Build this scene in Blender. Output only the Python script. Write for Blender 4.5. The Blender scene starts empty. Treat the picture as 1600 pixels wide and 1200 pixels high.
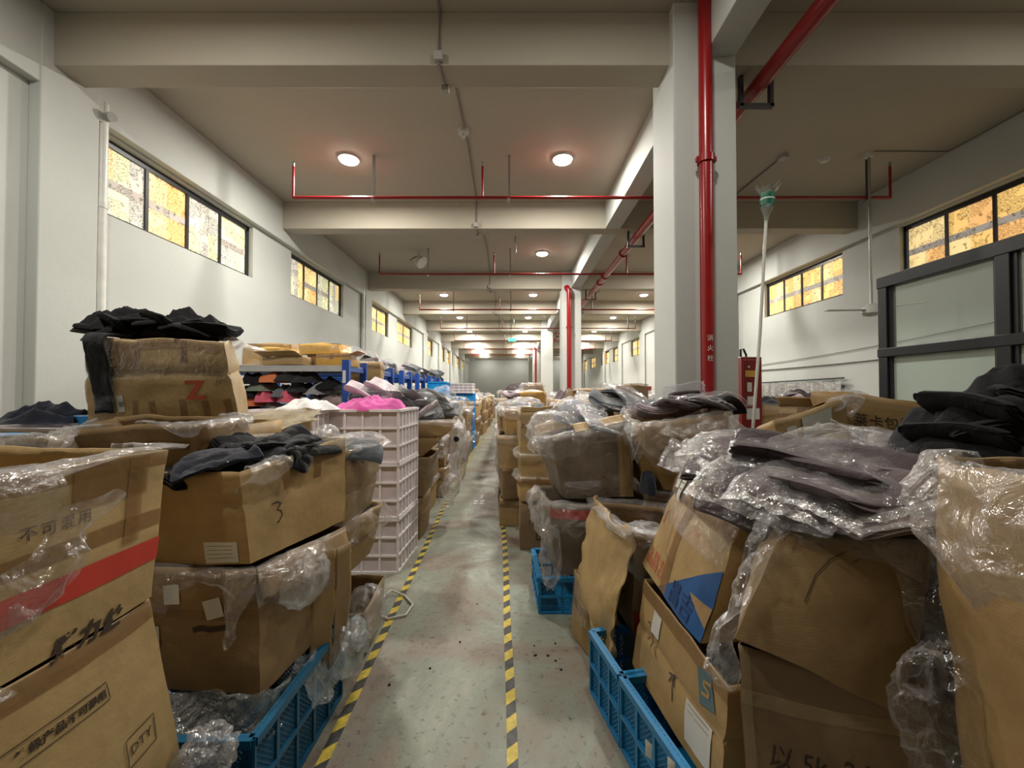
import bpy, bmesh, math, random
from mathutils import Vector, Matrix, noise
from math import sin, cos, pi, radians as R
random.seed(7)
sc = bpy.context.scene
COL = sc.collection
# ------------------------------------------------------------------ camera, world, exposure
FPX, HOR = 661.0, 612.0
EYE = Vector((0, 0, 1.6))
cd = bpy.data.cameras.new('camera'); cam = bpy.data.objects.new('camera', cd); COL.objects.link(cam)
cd.sensor_fit = 'HORIZONTAL'; cd.sensor_width = 36.0; cd.lens = 36.0*FPX/1600.0
cd.clip_start = 0.05; cd.clip_end = 200
PITCH = math.atan(12/FPX)
cam.location = EYE; cam.rotation_euler = (pi/2+PITCH, 0, 0)
sc.camera = cam
w = bpy.data.worlds.new('world'); sc.world = w; w.use_nodes = True
w.node_tree.nodes['Background'].inputs[0].default_value = (0.75, 0.85, 1.0, 1)
w.node_tree.nodes['Background'].inputs[1].default_value = 1.0
sc.view_settings.view_transform = 'Standard'; sc.view_settings.look = 'None'
sc.view_settings.gamma = 1; sc.view_settings.use_curve_mapping = False
sc.view_settings.exposure = 0.50
sc.cycles.transparent_max_bounces = 24; sc.cycles.max_bounces = 8; sc.cycles.diffuse_bounces = 5
sc.cycles.use_denoising = True
sc.cycles.sample_clamp_indirect = 6.0
sc.cycles.caustics_reflective = False; sc.cycles.caustics_refractive = False
LAMP_W = 105.0            # watts of each ceiling lamp
LAMP_COL = (1.0, 0.95, 0.86)

def P(px, py, Y):
    """world point seen at photo pixel (px, py) at distance Y down the hall"""
    x, y = (px-800)/FPX, (600-py)/FPX
    d = Vector((x, cos(PITCH)-y*sin(PITCH), sin(PITCH)+y*cos(PITCH)))
    return EYE + d*(Y/d.y)

# ------------------------------------------------------------------ materials
def mk(name):
    m = bpy.data.materials.new(name); m.use_nodes = True
    nt = m.node_tree; nt.nodes.clear()
    out = nt.nodes.new('ShaderNodeOutputMaterial')
    return m, nt, out
def nd(nt, t, **kw):
    n = nt.nodes.new(t)
    for k, v in kw.items():
        if k.startswith('i_'):
            k = k[2:]
            k = int(k) if k.isdigit() else k.replace('_', ' ')
            n.inputs[k].default_value = v
        else: setattr(n, k, v)
    return n
def L(nt, a, b): nt.links.new(a, b)
def ramp(nt, fac, stops):
    r = nt.nodes.new('ShaderNodeValToRGB'); cr = r.color_ramp
    while len(cr.elements) < len(stops): cr.elements.new(0.5)
    for e, (p, c) in zip(cr.elements, stops):
        e.position = p; e.color = (*c, 1) if len(c) == 3 else c
    L(nt, fac, r.inputs[0]); return r
def simple(name, col, rough=0.5, metal=0.0, var=0.08, scale=8.0, bump=0.0, bscale=40.0, spec=0.5, coat=0.0, emit=None):
    m, nt, out = mk(name)
    b = nd(nt, 'ShaderNodeBsdfPrincipled'); b.inputs['Roughness'].default_value = rough
    b.inputs['Metallic'].default_value = metal; b.inputs['Specular IOR Level'].default_value = spec
    b.inputs['Coat Weight'].default_value = coat
    tc = nd(nt, 'ShaderNodeTexCoord')
    n = nd(nt, 'ShaderNodeTexNoise', i_Scale=scale, i_Detail=5.0)
    L(nt, tc.outputs['Object'], n.inputs['Vector'])
    r = ramp(nt, n.outputs[0], [(0.3, [max(0, c*(1-var)) for c in col]), (0.7, [min(1, c*(1+var)) for c in col])])
    L(nt, r.outputs[0], b.inputs['Base Color'])
    if bump:
        n2 = nd(nt, 'ShaderNodeTexNoise', i_Scale=bscale, i_Detail=4.0); L(nt, tc.outputs['Object'], n2.inputs['Vector'])
        bp = nd(nt, 'ShaderNodeBump', i_Strength=bump, i_Distance=0.01); L(nt, n2.outputs[0], bp.inputs['Height'])
        L(nt, bp.outputs[0], b.inputs['Normal'])
    if emit:
        b.inputs['Emission Color'].default_value = (*emit[0], 1); b.inputs['Emission Strength'].default_value = emit[1]
    L(nt, b.outputs[0], out.inputs[0]); return m
def cardboard(name, col, gloss=0.55):
    m, nt, out = mk(name)
    b = nd(nt, 'ShaderNodeBsdfPrincipled', i_Roughness=gloss)
    tc = nd(nt, 'ShaderNodeTexCoord')
    n = nd(nt, 'ShaderNodeTexNoise', i_Scale=3.5, i_Detail=7.0, i_Roughness=0.65); L(nt, tc.outputs['Object'], n.inputs['Vector'])
    r = ramp(nt, n.outputs[0], [(0.25, [c*0.74 for c in col]), (0.5, col), (0.75, [min(1, c*1.14) for c in col])])
    n3 = nd(nt, 'ShaderNodeTexNoise', i_Scale=1.3, i_Detail=9.0, i_Roughness=0.7); L(nt, tc.outputs['Object'], n3.inputs['Vector'])
    st = ramp(nt, n3.outputs[0], [(0.56, (0, 0, 0)), (0.66, (1, 1, 1))])
    mx = nd(nt, 'ShaderNodeMix', data_type='RGBA'); mx.inputs[7].default_value = (col[0]*0.72, col[1]*0.66, col[2]*0.6, 1)
    mu = nd(nt, 'ShaderNodeMath', operation='MULTIPLY', i_1=0.45); L(nt, st.outputs[0], mu.inputs[0])
    L(nt, mu.outputs[0], mx.inputs[0]); L(nt, r.outputs[0], mx.inputs[6]); L(nt, mx.outputs[2], b.inputs['Base Color'])
    wv = nd(nt, 'ShaderNodeTexWave', i_Scale=38.0, i_Distortion=1.2); wv.bands_direction = 'Z' ; L(nt, tc.outputs['Object'], wv.inputs['Vector'])
    n2 = nd(nt, 'ShaderNodeTexNoise', i_Scale=9.0, i_Detail=5.0); L(nt, tc.outputs['Object'], n2.inputs['Vector'])
    ad = nd(nt, 'ShaderNodeMath', operation='MULTIPLY_ADD', i_1=0.012); L(nt, wv.outputs[1], ad.inputs[0]); L(nt, n2.outputs[0], ad.inputs[2])
    bp = nd(nt, 'ShaderNodeBump', i_Strength=0.35, i_Distance=0.02); L(nt, ad.outputs[0], bp.inputs['Height']); L(nt, bp.outputs[0], b.inputs['Normal'])
    L(nt, b.outputs[0], out.inputs[0]); return m
def film(name, tint=(0.9, 0.9, 0.92), lo=0.05, hi=0.75, scale=9.0, bump=1.0, rough=0.13, diff=0.42):
    """thin wrinkled polythene: mostly clear with milky creases and sharp highlights"""
    m, nt, out = mk(name)
    tc = nd(nt, 'ShaderNodeTexCoord')
    n = nd(nt, 'ShaderNodeTexNoise', i_Scale=scale, i_Detail=6.0, i_Roughness=0.6, i_Distortion=1.6)
    n.noise_type = 'RIDGED_MULTIFRACTAL'
    L(nt, tc.outputs['Object'], n.inputs['Vector'])
    n2 = nd(nt, 'ShaderNodeTexNoise', i_Scale=scale*0.8, i_Detail=4.0, i_Distortion=2.5); L(nt, tc.outputs['Object'], n2.inputs['Vector'])
    vo = nd(nt, 'ShaderNodeTexVoronoi', i_Scale=scale*2.2); L(nt, n2.outputs['Color'], vo.inputs['Vector'])
    ht = nd(nt, 'ShaderNodeMath', operation='MULTIPLY_ADD', i_1=0.35); L(nt, n.outputs[0], ht.inputs[0]); L(nt, n2.outputs[0], ht.inputs[2])
    nt.nodes.remove(vo)
    bp = nd(nt, 'ShaderNodeBump', i_Strength=bump, i_Distance=0.035); L(nt, ht.outputs[0], bp.inputs['Height'])
    gl = nd(nt, 'ShaderNodeBsdfGlossy', i_Roughness=rough); gl.inputs['Color'].default_value = (1, 1, 1, 1)
    df = nd(nt, 'ShaderNodeBsdfDiffuse'); df.inputs['Color'].default_value = (*tint, 1)
    tl = nd(nt, 'ShaderNodeBsdfTranslucent'); tl.inputs['Color'].default_value = (*tint, 1)
    tr = nd(nt, 'ShaderNodeBsdfTransparent'); tr.inputs['Color'].default_value = (0.97, 0.97, 0.97, 1)
    for s in (gl, df, tl): L(nt, bp.outputs[0], s.inputs['Normal'])
    m1 = nd(nt, 'ShaderNodeMixShader', i_0=0.4); L(nt, df.outputs[0], m1.inputs[1]); L(nt, tl.outputs[0], m1.inputs[2])
    m2 = nd(nt, 'ShaderNodeMixShader', i_0=diff); L(nt, gl.outputs[0], m2.inputs[1]); L(nt, m1.outputs[0], m2.inputs[2])
    lw = nd(nt, 'ShaderNodeLayerWeight', i_Blend=0.35); L(nt, bp.outputs[0], lw.inputs['Normal'])
    mr = nd(nt, 'ShaderNodeMapRange', i_1=0.75, i_2=1.75, i_3=lo, i_4=hi); L(nt, n.outputs[0], mr.inputs[0])
    fm = nd(nt, 'ShaderNodeMath', operation='MULTIPLY', i_1=0.38); L(nt, lw.outputs['Facing'], fm.inputs[0])
    ad = nd(nt, 'ShaderNodeMath', operation='ADD', use_clamp=True); L(nt, mr.outputs[0], ad.inputs[0]); L(nt, fm.outputs[0], ad.inputs[1])
    mn = nd(nt, 'ShaderNodeMath', operation='MINIMUM', i_1=0.92); L(nt, ad.outputs[0], mn.inputs[0])
    m3 = nd(nt, 'ShaderNodeMixShader'); L(nt, mn.outputs[0], m3.inputs[0]); L(nt, tr.outputs[0], m3.inputs[1]); L(nt, m2.outputs[0], m3.inputs[2])
    L(nt, m3.outputs[0], out.inputs[0]); return m
def fabric(name, col, rough=0.85, sheen=0.3, bump=0.5):
    m, nt, out = mk(name)
    b = nd(nt, 'ShaderNodeBsdfPrincipled', i_Roughness=rough); b.inputs['Sheen Weight'].default_value = sheen
    b.inputs['Specular IOR Level'].default_value = 0.25
    tc = nd(nt, 'ShaderNodeTexCoord')
    n = nd(nt, 'ShaderNodeTexNoise', i_Scale=6.0, i_Detail=6.0); L(nt, tc.outputs['Object'], n.inputs['Vector'])
    r = ramp(nt, n.outputs[0], [(0.3, [c*0.8 for c in col]), (0.7, [min(1, c*1.2) for c in col])]); L(nt, r.outputs[0], b.inputs['Base Color'])
    n2 = nd(nt, 'ShaderNodeTexNoise', i_Scale=14.0, i_Detail=5.0, i_Distortion=1.0); L(nt, tc.outputs['Object'], n2.inputs['Vector'])
    bp = nd(nt, 'ShaderNodeBump', i_Strength=bump, i_Distance=0.02); L(nt, n2.outputs[0], bp.inputs['Height']); L(nt, bp.outputs[0], b.inputs['Normal'])
    L(nt, b.outputs[0], out.inputs[0]); return m
def newsprint(name, col, strength, seed, dark=0.25):
    """a newspaper page pasted on the glass with the daylight through it put in as emission"""
    m, nt, out = mk(name)
    tc = nd(nt, 'ShaderNodeTexCoord')
    mp = nd(nt, 'ShaderNodeMapping'); mp.inputs['Location'].default_value = (seed*1.37, seed*2.11, seed*0.7); L(nt, tc.outputs['Object'], mp.inputs[0])
    sw = nd(nt, 'ShaderNodeSeparateXYZ'); L(nt, mp.outputs[0], sw.inputs[0])
    cb = nd(nt, 'ShaderNodeCombineXYZ'); L(nt, sw.outputs['Y'], cb.inputs[0]); L(nt, sw.outputs['Z'], cb.inputs[1])
    bl = nd(nt, 'ShaderNodeTexVoronoi', i_Scale=6.5, distance='CHEBYCHEV'); L(nt, cb.outputs[0], bl.inputs['Vector'])
    ms = nd(nt, 'ShaderNodeMapping'); ms.inputs['Scale'].default_value = (38, 95, 1); L(nt, cb.outputs[0], ms.inputs[0])
    ns = nd(nt, 'ShaderNodeTexNoise', i_Scale=1.0, i_Detail=1.0); L(nt, ms.outputs[0], ns.inputs['Vector'])
    a = ns
    sb = nd(nt, 'ShaderNodeSeparateColor'); L(nt, bl.outputs['Color'], sb.inputs[0])
    t = nd(nt, 'ShaderNodeMath', operation='GREATER_THAN', i_1=0.35); L(nt, sb.outputs[0], t.inputs[0])
    c = nd(nt, 'ShaderNodeMath', operation='GREATER_THAN', i_1=0.52); L(nt, a.outputs[0], c.inputs[0])
    ink = nd(nt, 'ShaderNodeMath', operation='MULTIPLY'); L(nt, t.outputs[0], ink.inputs[0]); L(nt, c.outputs[0], ink.inputs[1])
    big = nd(nt, 'ShaderNodeTexNoise', i_Scale=16.0, i_Detail=0.0); L(nt, cb.outputs[0], big.inputs['Vector'])
    bg = nd(nt, 'ShaderNodeMath', operation='GREATER_THAN', i_1=0.70); L(nt, big.outputs[0], bg.inputs[0])
    mxx = nd(nt, 'ShaderNodeMath', operation='MAXIMUM'); L(nt, ink.outputs[0], mxx.inputs[0]); L(nt, bg.outputs[0], mxx.inputs[1])
    mx = nd(nt, 'ShaderNodeMix', data_type='RGBA'); mx.inputs[6].default_value = (*col, 1); mx.inputs[7].default_value = (*[k*dark for k in col], 1)
    sc2 = nd(nt, 'ShaderNodeMath', operation='MULTIPLY', i_1=0.75); L(nt, mxx.outputs[0], sc2.inputs[0]); L(nt, sc2.outputs[0], mx.inputs[0])
    b = nd(nt, 'ShaderNodeBsdfPrincipled', i_Roughness=0.7); L(nt, mx.outputs[2], b.inputs['Base Color']); L(nt, mx.outputs[2], b.inputs['Emission Color'])
    b.inputs['Emission Strength'].default_value = strength*0.66
    L(nt, b.outputs[0], out.inputs[0]); return m
def glassm(name, tint, alpha, rough=0.05):
    m, nt, out = mk(name)
    g = nd(nt, 'ShaderNodeBsdfGlossy', i_Roughness=rough); t = nd(nt, 'ShaderNodeBsdfTransparent')
    d = nd(nt, 'ShaderNodeBsdfDiffuse'); d.inputs[0].default_value = (*tint, 1); t.inputs[0].default_value = (0.93, 0.97, 0.94, 1)
    m1 = nd(nt, 'ShaderNodeMixShader', i_0=alpha); L(nt, t.outputs[0], m1.inputs[1]); L(nt, d.outputs[0], m1.inputs[2])
    lw = nd(nt, 'ShaderNodeLayerWeight', i_Blend=0.5); pw = nd(nt, 'ShaderNodeMath', operation='POWER', i_1=4.0); L(nt, lw.outputs['Facing'], pw.inputs[0]); f = nd(nt, 'ShaderNodeMath', operation='MULTIPLY_ADD', i_1=0.5, i_2=0.03); L(nt, pw.outputs[0], f.inputs[0]); m2 = nd(nt, 'ShaderNodeMixShader'); L(nt, f.outputs[0], m2.inputs[0]); L(nt, m1.outputs[0], m2.inputs[1]); L(nt, g.outputs[0], m2.inputs[2])
    L(nt, m2.outputs[0], out.inputs[0]); return m
def tapem(name, col, alpha):
    m, nt, out = mk(name)
    b = nd(nt, 'ShaderNodeBsdfPrincipled', i_Roughness=0.18); b.inputs['Base Color'].default_value = (*col, 1); b.inputs['Alpha'].default_value = alpha
    tc = nd(nt, 'ShaderNodeTexCoord'); n = nd(nt, 'ShaderNodeTexNoise', i_Scale=22.0, i_Detail=5.0, i_Distortion=1.0); L(nt, tc.outputs['Object'], n.inputs['Vector'])
    bp = nd(nt, 'ShaderNodeBump', i_Strength=0.5, i_Distance=0.01); L(nt, n.outputs[0], bp.inputs['Height']); L(nt, bp.outputs[0], b.inputs['Normal'])
    L(nt, b.outputs[0], out.inputs[0]); return m
def wallm(name, col, dirt=0.06):
    m, nt, out = mk(name)
    b = nd(nt, 'ShaderNodeBsdfPrincipled', i_Roughness=0.75); b.inputs['Specular IOR Level'].default_value = 0.3
    tc = nd(nt, 'ShaderNodeTexCoord')
    n = nd(nt, 'ShaderNodeTexNoise', i_Scale=0.9, i_Detail=8.0, i_Roughness=0.6); L(nt, tc.outputs['Object'], n.inputs['Vector'])
    r = ramp(nt, n.outputs[0], [(0.3, [c*(1-dirt) for c in col]), (0.6, col), (0.8, [min(1, c*(1+dirt*.5)) for c in col])]); L(nt, r.outputs[0], b.inputs['Base Color'])
    n2 = nd(nt, 'ShaderNodeTexNoise', i_Scale=30.0, i_Detail=4.0); L(nt, tc.outputs['Object'], n2.inputs['Vector'])
    bp = nd(nt, 'ShaderNodeBump', i_Strength=0.12, i_Distance=0.01); L(nt, n2.outputs[0], bp.inputs['Height']); L(nt, bp.outputs[0], b.inputs['Normal'])
    L(nt, b.outputs[0], out.inputs[0]); return m
def floorm():
    m, nt, out = mk('worn_green_concrete')
    b = nd(nt, 'ShaderNodeBsdfPrincipled'); tc = nd(nt, 'ShaderNodeTexCoord'); b.inputs['Specular IOR Level'].default_value = 0.4
    n = nd(nt, 'ShaderNodeTexNoise', i_Scale=0.9, i_Detail=9.0, i_Roughness=0.68, i_Distortion=0.6); L(nt, tc.outputs['Object'], n.inputs['Vector'])
    r = ramp(nt, n.outputs[0], [(0.34, (0.165, 0.132, 0.10)), (0.45, (0.26, 0.222, 0.175)), (0.54, (0.26, 0.285, 0.23)), (0.66, (0.41, 0.40, 0.33))])
    n2 = nd(nt, 'ShaderNodeTexNoise', i_Scale=26.0, i_Detail=5.0, i_Roughness=0.7); L(nt, tc.outputs['Object'], n2.inputs['Vector'])
    r2 = ramp(nt, n2.outputs[0], [(0.33, (0.30, 0.28, 0.26)), (0.43, (1, 1, 1)), (0.62, (1, 1, 1)), (0.72, (1.25, 1.22, 1.15))])
    mx = nd(nt, 'ShaderNodeMix', data_type='RGBA', blend_type='MULTIPLY', i_0=0.8); L(nt, r.outputs[0], mx.inputs[6]); L(nt, r2.outputs[0], mx.inputs[7])
    L(nt, mx.outputs[2], b.inputs['Base Color'])
    r3 = ramp(nt, n.outputs[0], [(0.4, (0.62,)*3), (0.6, (0.36,)*3)]); L(nt, r3.outputs[0], b.inputs['Roughness'])
    bp = nd(nt, 'ShaderNodeBump', i_Strength=0.25, i_Distance=0.01); L(nt, n2.outputs[0], bp.inputs['Height']); L(nt, bp.outputs[0], b.inputs['Normal'])
    L(nt, b.outputs[0], out.inputs[0]); return m

M = {}
M['wall'] = wallm('white_wall_paint', (0.52, 0.54, 0.515))
M['ceil'] = wallm('ceiling_paint', (0.425, 0.395, 0.325), 0.05)
M['floor'] = floorm()
for i, c in enumerate([(0.41, 0.275, 0.118), (0.33, 0.212, 0.09), (0.44, 0.305, 0.135), (0.26, 0.168, 0.074), (0.39, 0.255, 0.10), (0.235, 0.158, 0.09)]):
    M['card%d' % i] = cardboard('kraft_cardboard_%d' % i, c)
M['cardy'] = cardboard('yellow_taped_cardboard', (0.62, 0.36, 0.07), 0.25)
M['cardgrey'] = cardboard('grey_brown_cardboard', (0.21, 0.165, 0.115))
M['tape'] = tapem('brown_packing_tape', (0.30, 0.17, 0.07), 0.62)
M['tapedark'] = tapem('dark_brown_packing_tape', (0.17, 0.075, 0.03), 0.85)
M['tapeclear'] = tapem('clear_packing_tape', (0.55, 0.42, 0.24), 0.32)
M['stripe_red'] = simple('red_print_stripe', (0.50, 0.045, 0.03), 0.45)
M['redink'] = simple('red_ink', (0.50, 0.09, 0.045), 0.6)
M['ink'] = simple('black_ink', (0.05, 0.03, 0.02), 0.6)
M['faintink'] = simple('faded_ink', (0.17, 0.10, 0.05), 0.7)
M['blueprint'] = simple('blue_print', (0.02, 0.09, 0.26), 0.35)
M['blueink'] = simple('dark_blue_ink', (0.01, 0.03, 0.12), 0.5)
M['greyblue'] = simple('grey_blue_print', (0.10, 0.17, 0.20), 0.5)
M['paper'] = simple('white_label_paper', (0.66, 0.66, 0.62), 0.6)
M['film'] = film('clear_polythene')
M['filmthick'] = film('milky_polythene', lo=0.16, hi=0.95, scale=8.0, diff=0.5)
M['bagfilm'] = film('clear_garment_bag', tint=(0.85, 0.83, 0.88), lo=0.03, hi=0.6, scale=12.0, diff=0.28, rough=0.12)
M['filmwrap'] = film('tight_shrink_film', lo=0.02, hi=0.42, scale=14.0, rough=0.1, diff=0.3)
M['hem'] = film('sealed_bag_hem', tint=(0.92, 0.92, 0.95), lo=0.35, hi=0.8, scale=10.0, diff=0.5)
M['filmthin'] = film('thin_clear_polythene', lo=0.03, hi=0.5, scale=7.0)
M['filmblue'] = film('bluish_polythene', tint=(0.62, 0.75, 0.8), lo=0.25, hi=0.7)
for k, c in dict(black=(0.007, 0.007, 0.009), charcoal=(0.014, 0.015, 0.019), navy=(0.008, 0.012, 0.026), slate=(0.10, 0.115, 0.13), grey=(0.22, 0.22, 0.23),
                 purple=(0.040, 0.026, 0.030), plum=(0.072, 0.050, 0.054), pink=(0.62, 0.10, 0.36), rose=(0.55, 0.10, 0.16), orange=(0.55, 0.16, 0.06),
                 cream=(0.62, 0.58, 0.46), white=(0.72, 0.72, 0.72), lilac=(0.50, 0.42, 0.46), greengrey=(0.14, 0.17, 0.13), taupe=(0.20, 0.15, 0.14)).items():
    M[k] = fabric(k+'_fabric', c, sheen=0.0 if k == 'black' else 0.2)
M['red'] = simple('red_pipe_paint', (0.27, 0.006, 0.008), 0.28, spec=0.6)
M['darkred'] = simple('dark_red_cabinet_paint', (0.20, 0.012, 0.012), 0.4)
M['blackmetal'] = simple('black_metal', (0.012, 0.013, 0.017), 0.4)
M['darksteel'] = simple('dark_steel', (0.05, 0.045, 0.05), 0.45, metal=0.3)
M['steel'] = simple('galvanised_steel', (0.42, 0.42, 0.42), 0.35, metal=0.7)
M['greypaint'] = simple('grey_shelf_paint', (0.42, 0.43, 0.43), 0.45)
M['bluemetal'] = simple('blue_rack_paint', (0.012, 0.065, 0.32), 0.4)
M['bluecrate'] = simple('blue_crate_plastic', (0.01, 0.19, 0.42), 0.38)
M['blueshaded'] = simple('shaded_blue_crate_plastic', (0.006, 0.10, 0.20), 0.4)  # crate blue darkened, shade of the left side put into the colour
M['bluebright'] = simple('bright_blue_plastic', (0.01, 0.30, 0.72), 0.35)
M['whitecrate'] = simple('white_crate_plastic', (0.80, 0.76, 0.78), 0.4)
M['whitepanel'] = simple('translucent_white_plastic', (0.60, 0.53, 0.56), 0.4)
M['pinkfill'] = simple('pink_cloth_through_plastic', (0.36, 0.27, 0.29), 0.6)
M['pvc'] = simple('white_pvc_pipe', (0.66, 0.67, 0.63), 0.35)
M['conduit'] = simple('grey_conduit', (0.20, 0.19, 0.18), 0.5)
M['box'] = simple('grey_junction_box', (0.40, 0.39, 0.37), 0.5)
M['green'] = simple('green_bottle_label', (0.0, 0.12, 0.07), 0.4)
M['exit'] = simple('lit_exit_sign', (0.0, 0.5, 0.15), 0.4, emit=((0.05, 1.0, 0.35), 3.0))
M['lamp'] = simple('lamp_diffuser', (1, 1, 1), 0.5, emit=((1.0, 0.95, 0.84), 14.0))
M['lampoff'] = simple('unlit_lamp', (0.6, 0.6, 0.57), 0.5)
M['yellow'] = simple('yellow_tape', (0.62, 0.47, 0.06), 0.5, var=0.25, scale=25.0)
M['blacktape'] = simple('black_tape', (0.055, 0.055, 0.05), 0.5, var=0.5, scale=25.0)
M['frosted'] = glassm('frosted_glass', (0.55, 0.64, 0.58), 0.72, 0.25)
M['glass'] = glassm('clear_glass', (0.6, 0.66, 0.62), 0.16)
M['foil'] = simple('silver_foil', (0.75, 0.75, 0.76), 0.22, metal=0.95, bump=0.8, bscale=14.0)
M['sock'] = simple('wall_socket_plastic', (0.6, 0.6, 0.58), 0.4)
NP = [newsprint('newsprint_%d' % i, c, s, i) for i, (c, s) in enumerate([((0.92, 0.58, 0.19), 0.95), ((0.88, 0.66, 0.30), 1.0), ((0.74, 0.70, 0.40), 0.95),
      ((0.62, 0.62, 0.45), 0.9), ((0.45, 0.40, 0.34), 0.6), ((1.0, 0.55, 0.20), 0.85), ((0.62, 0.58, 0.50), 0.62)])]

# ------------------------------------------------------------------ object helpers
def mesh_obj(name, verts, faces, mat, parent=None, smooth=None, mats=None, fmats=None):
    me = bpy.data.meshes.new(name); me.from_pydata([tuple(v) for v in verts], [], faces); me.update()
    for mm in (mats or [mat]): me.materials.append(M[mm] if isinstance(mm, str) else mm)
    if fmats: me.polygons.foreach_set('material_index', fmats)
    if smooth is not None:
        me.polygons.foreach_set('use_smooth', [True]*len(me.polygons))
        if smooth < 179: me.set_sharp_from_angle(angle=R(smooth))
    o = bpy.data.objects.new(name, me); COL.objects.link(o)
    if parent: put_under(o, parent)
    return o
def put_under(o, parent):
    o.parent = parent
    o.matrix_parent_inverse = parent_inv(parent)
def parent_inv(p):
    mt = Matrix.LocRotScale(p.location, p.rotation_euler, p.scale)
    if p.parent: mt = p.parent.matrix_parent_inverse.inverted().inverted() and (parent_inv(p.parent).inverted() @ p.matrix_parent_inverse @ mt)
    return mt.inverted()
class MB:
    """collects shapes into one mesh"""
    def __init__(s): s.v = []; s.f = []; s.m = []
    def add(s, vs, fs, mi=0):
        n = len(s.v); s.v += [Vector(v) for v in vs]; s.f += [tuple(i+n for i in f) for f in fs]; s.m += [mi]*len(fs); return s
    def box(s, a, b, mi=0, mt=None):
        x0, y0, z0 = a; x1, y1, z1 = b
        vs = [Vector(p) for p in ((x0,y0,z0),(x1,y0,z0),(x1,y1,z0),(x0,y1,z0),(x0,y0,z1),(x1,y0,z1),(x1,y1,z1),(x0,y1,z1))]
        if mt: vs = [mt @ v for v in vs]
        return s.add(vs, [(0,3,2,1),(4,5,6,7),(0,1,5,4),(1,2,6,5),(2,3,7,6),(3,0,4,7)], mi)
    def bar(s, a, b, wd, th, mi=0, up=(0, 0, 1)):
        a, b = Vector(a), Vector(b); d = b-a; l = d.length; d.normalize(); u = Vector(up)
        if abs(d.dot(u)) > 0.95: u = Vector((1, 0, 0))
        r = d.cross(u).normalized(); u = r.cross(d)
        vs = [p + r*sx*wd/2 + u*sz*th/2 for p in (a, b) for sx, sz in ((-1,-1),(1,-1),(1,1),(-1,1))]
        return s.add(vs, [(0,3,2,1),(4,5,6,7),(0,1,5,4),(1,2,6,5),(2,3,7,6),(3,0,4,7)], mi)
    def tube(s, pts, r, n=8, mi=0, cap=True):
        pts = [Vector(p) for p in pts]; rings = []; base = len(s.v)
        ref = None
        for i, p in enumerate(pts):
            d = (pts[min(i+1, len(pts)-1)] - pts[max(i-1, 0)]).normalized()
            if ref is None: ref = Vector((0, 0, 1)) if abs(d.z) < 0.9 else Vector((1, 0, 0))
            a = d.cross(ref).normalized(); b = d.cross(a); ref = a.cross(d) if False else ref
            rr = r[i] if isinstance(r, (list, tuple)) else r
            s.v += [p + (a*cos(2*pi*k/n) + b*sin(2*pi*k/n))*rr for k in range(n)]
        for i in range(len(pts)-1):
            for k in range(n):
                q = base+i*n; s.f.append((q+k, q+(k+1) % n, q+n+(k+1) % n, q+n+k)); s.m.append(mi)
        if cap:
            s.f.append(tuple(base+k for k in reversed(range(n)))); s.m.append(mi)
            s.f.append(tuple(base+(len(pts)-1)*n+k for k in range(n))); s.m.append(mi)
        return s
    def build(s, name, mat, parent=None, smooth=None, bevel=0, mats=None):
        o = mesh_obj(name, s.v, s.f, mat, parent, smooth, mats, s.m if mats else None)
        if bevel:
            b = o.modifiers.new('bevel', 'BEVEL'); b.width = bevel; b.segments = 2; b.limit_method = 'ANGLE'
        return o
def tag(o, label=None, cat=None, group=None, kind=None):
    if label: o['label'] = label
    if cat: o['category'] = cat
    if group: o['group'] = group
    if kind: o['kind'] = kind
    return o
def empty(name, loc=(0, 0, 0), label=None, cat=None, group=None, rz=0):
    o = bpy.data.objects.new(name, None); COL.objects.link(o); o.location = loc; o.rotation_euler = (0, 0, rz); o.empty_display_size = 0.1
    return tag(o, label, cat, group)
def struct(o): o['kind'] = 'structure'; return o
def N3(p, s, seed=0.0): return noise.noise(Vector((p[0]*s+seed, p[1]*s+seed*1.7, p[2]*s-seed)))
def ridge(p, s, seed=0.0, oct=3):
    t = 0; a = 1; q = Vector((p[0]*s+seed, p[1]*s+seed*.7, p[2]*s+seed*.3))
    for i in range(oct):
        t += a*(1-abs(noise.noise(q)*2)); q = q*2.1; a *= 0.5
    return t/1.75
def lerp(a, b, t): return a+(b-a)*t
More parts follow.
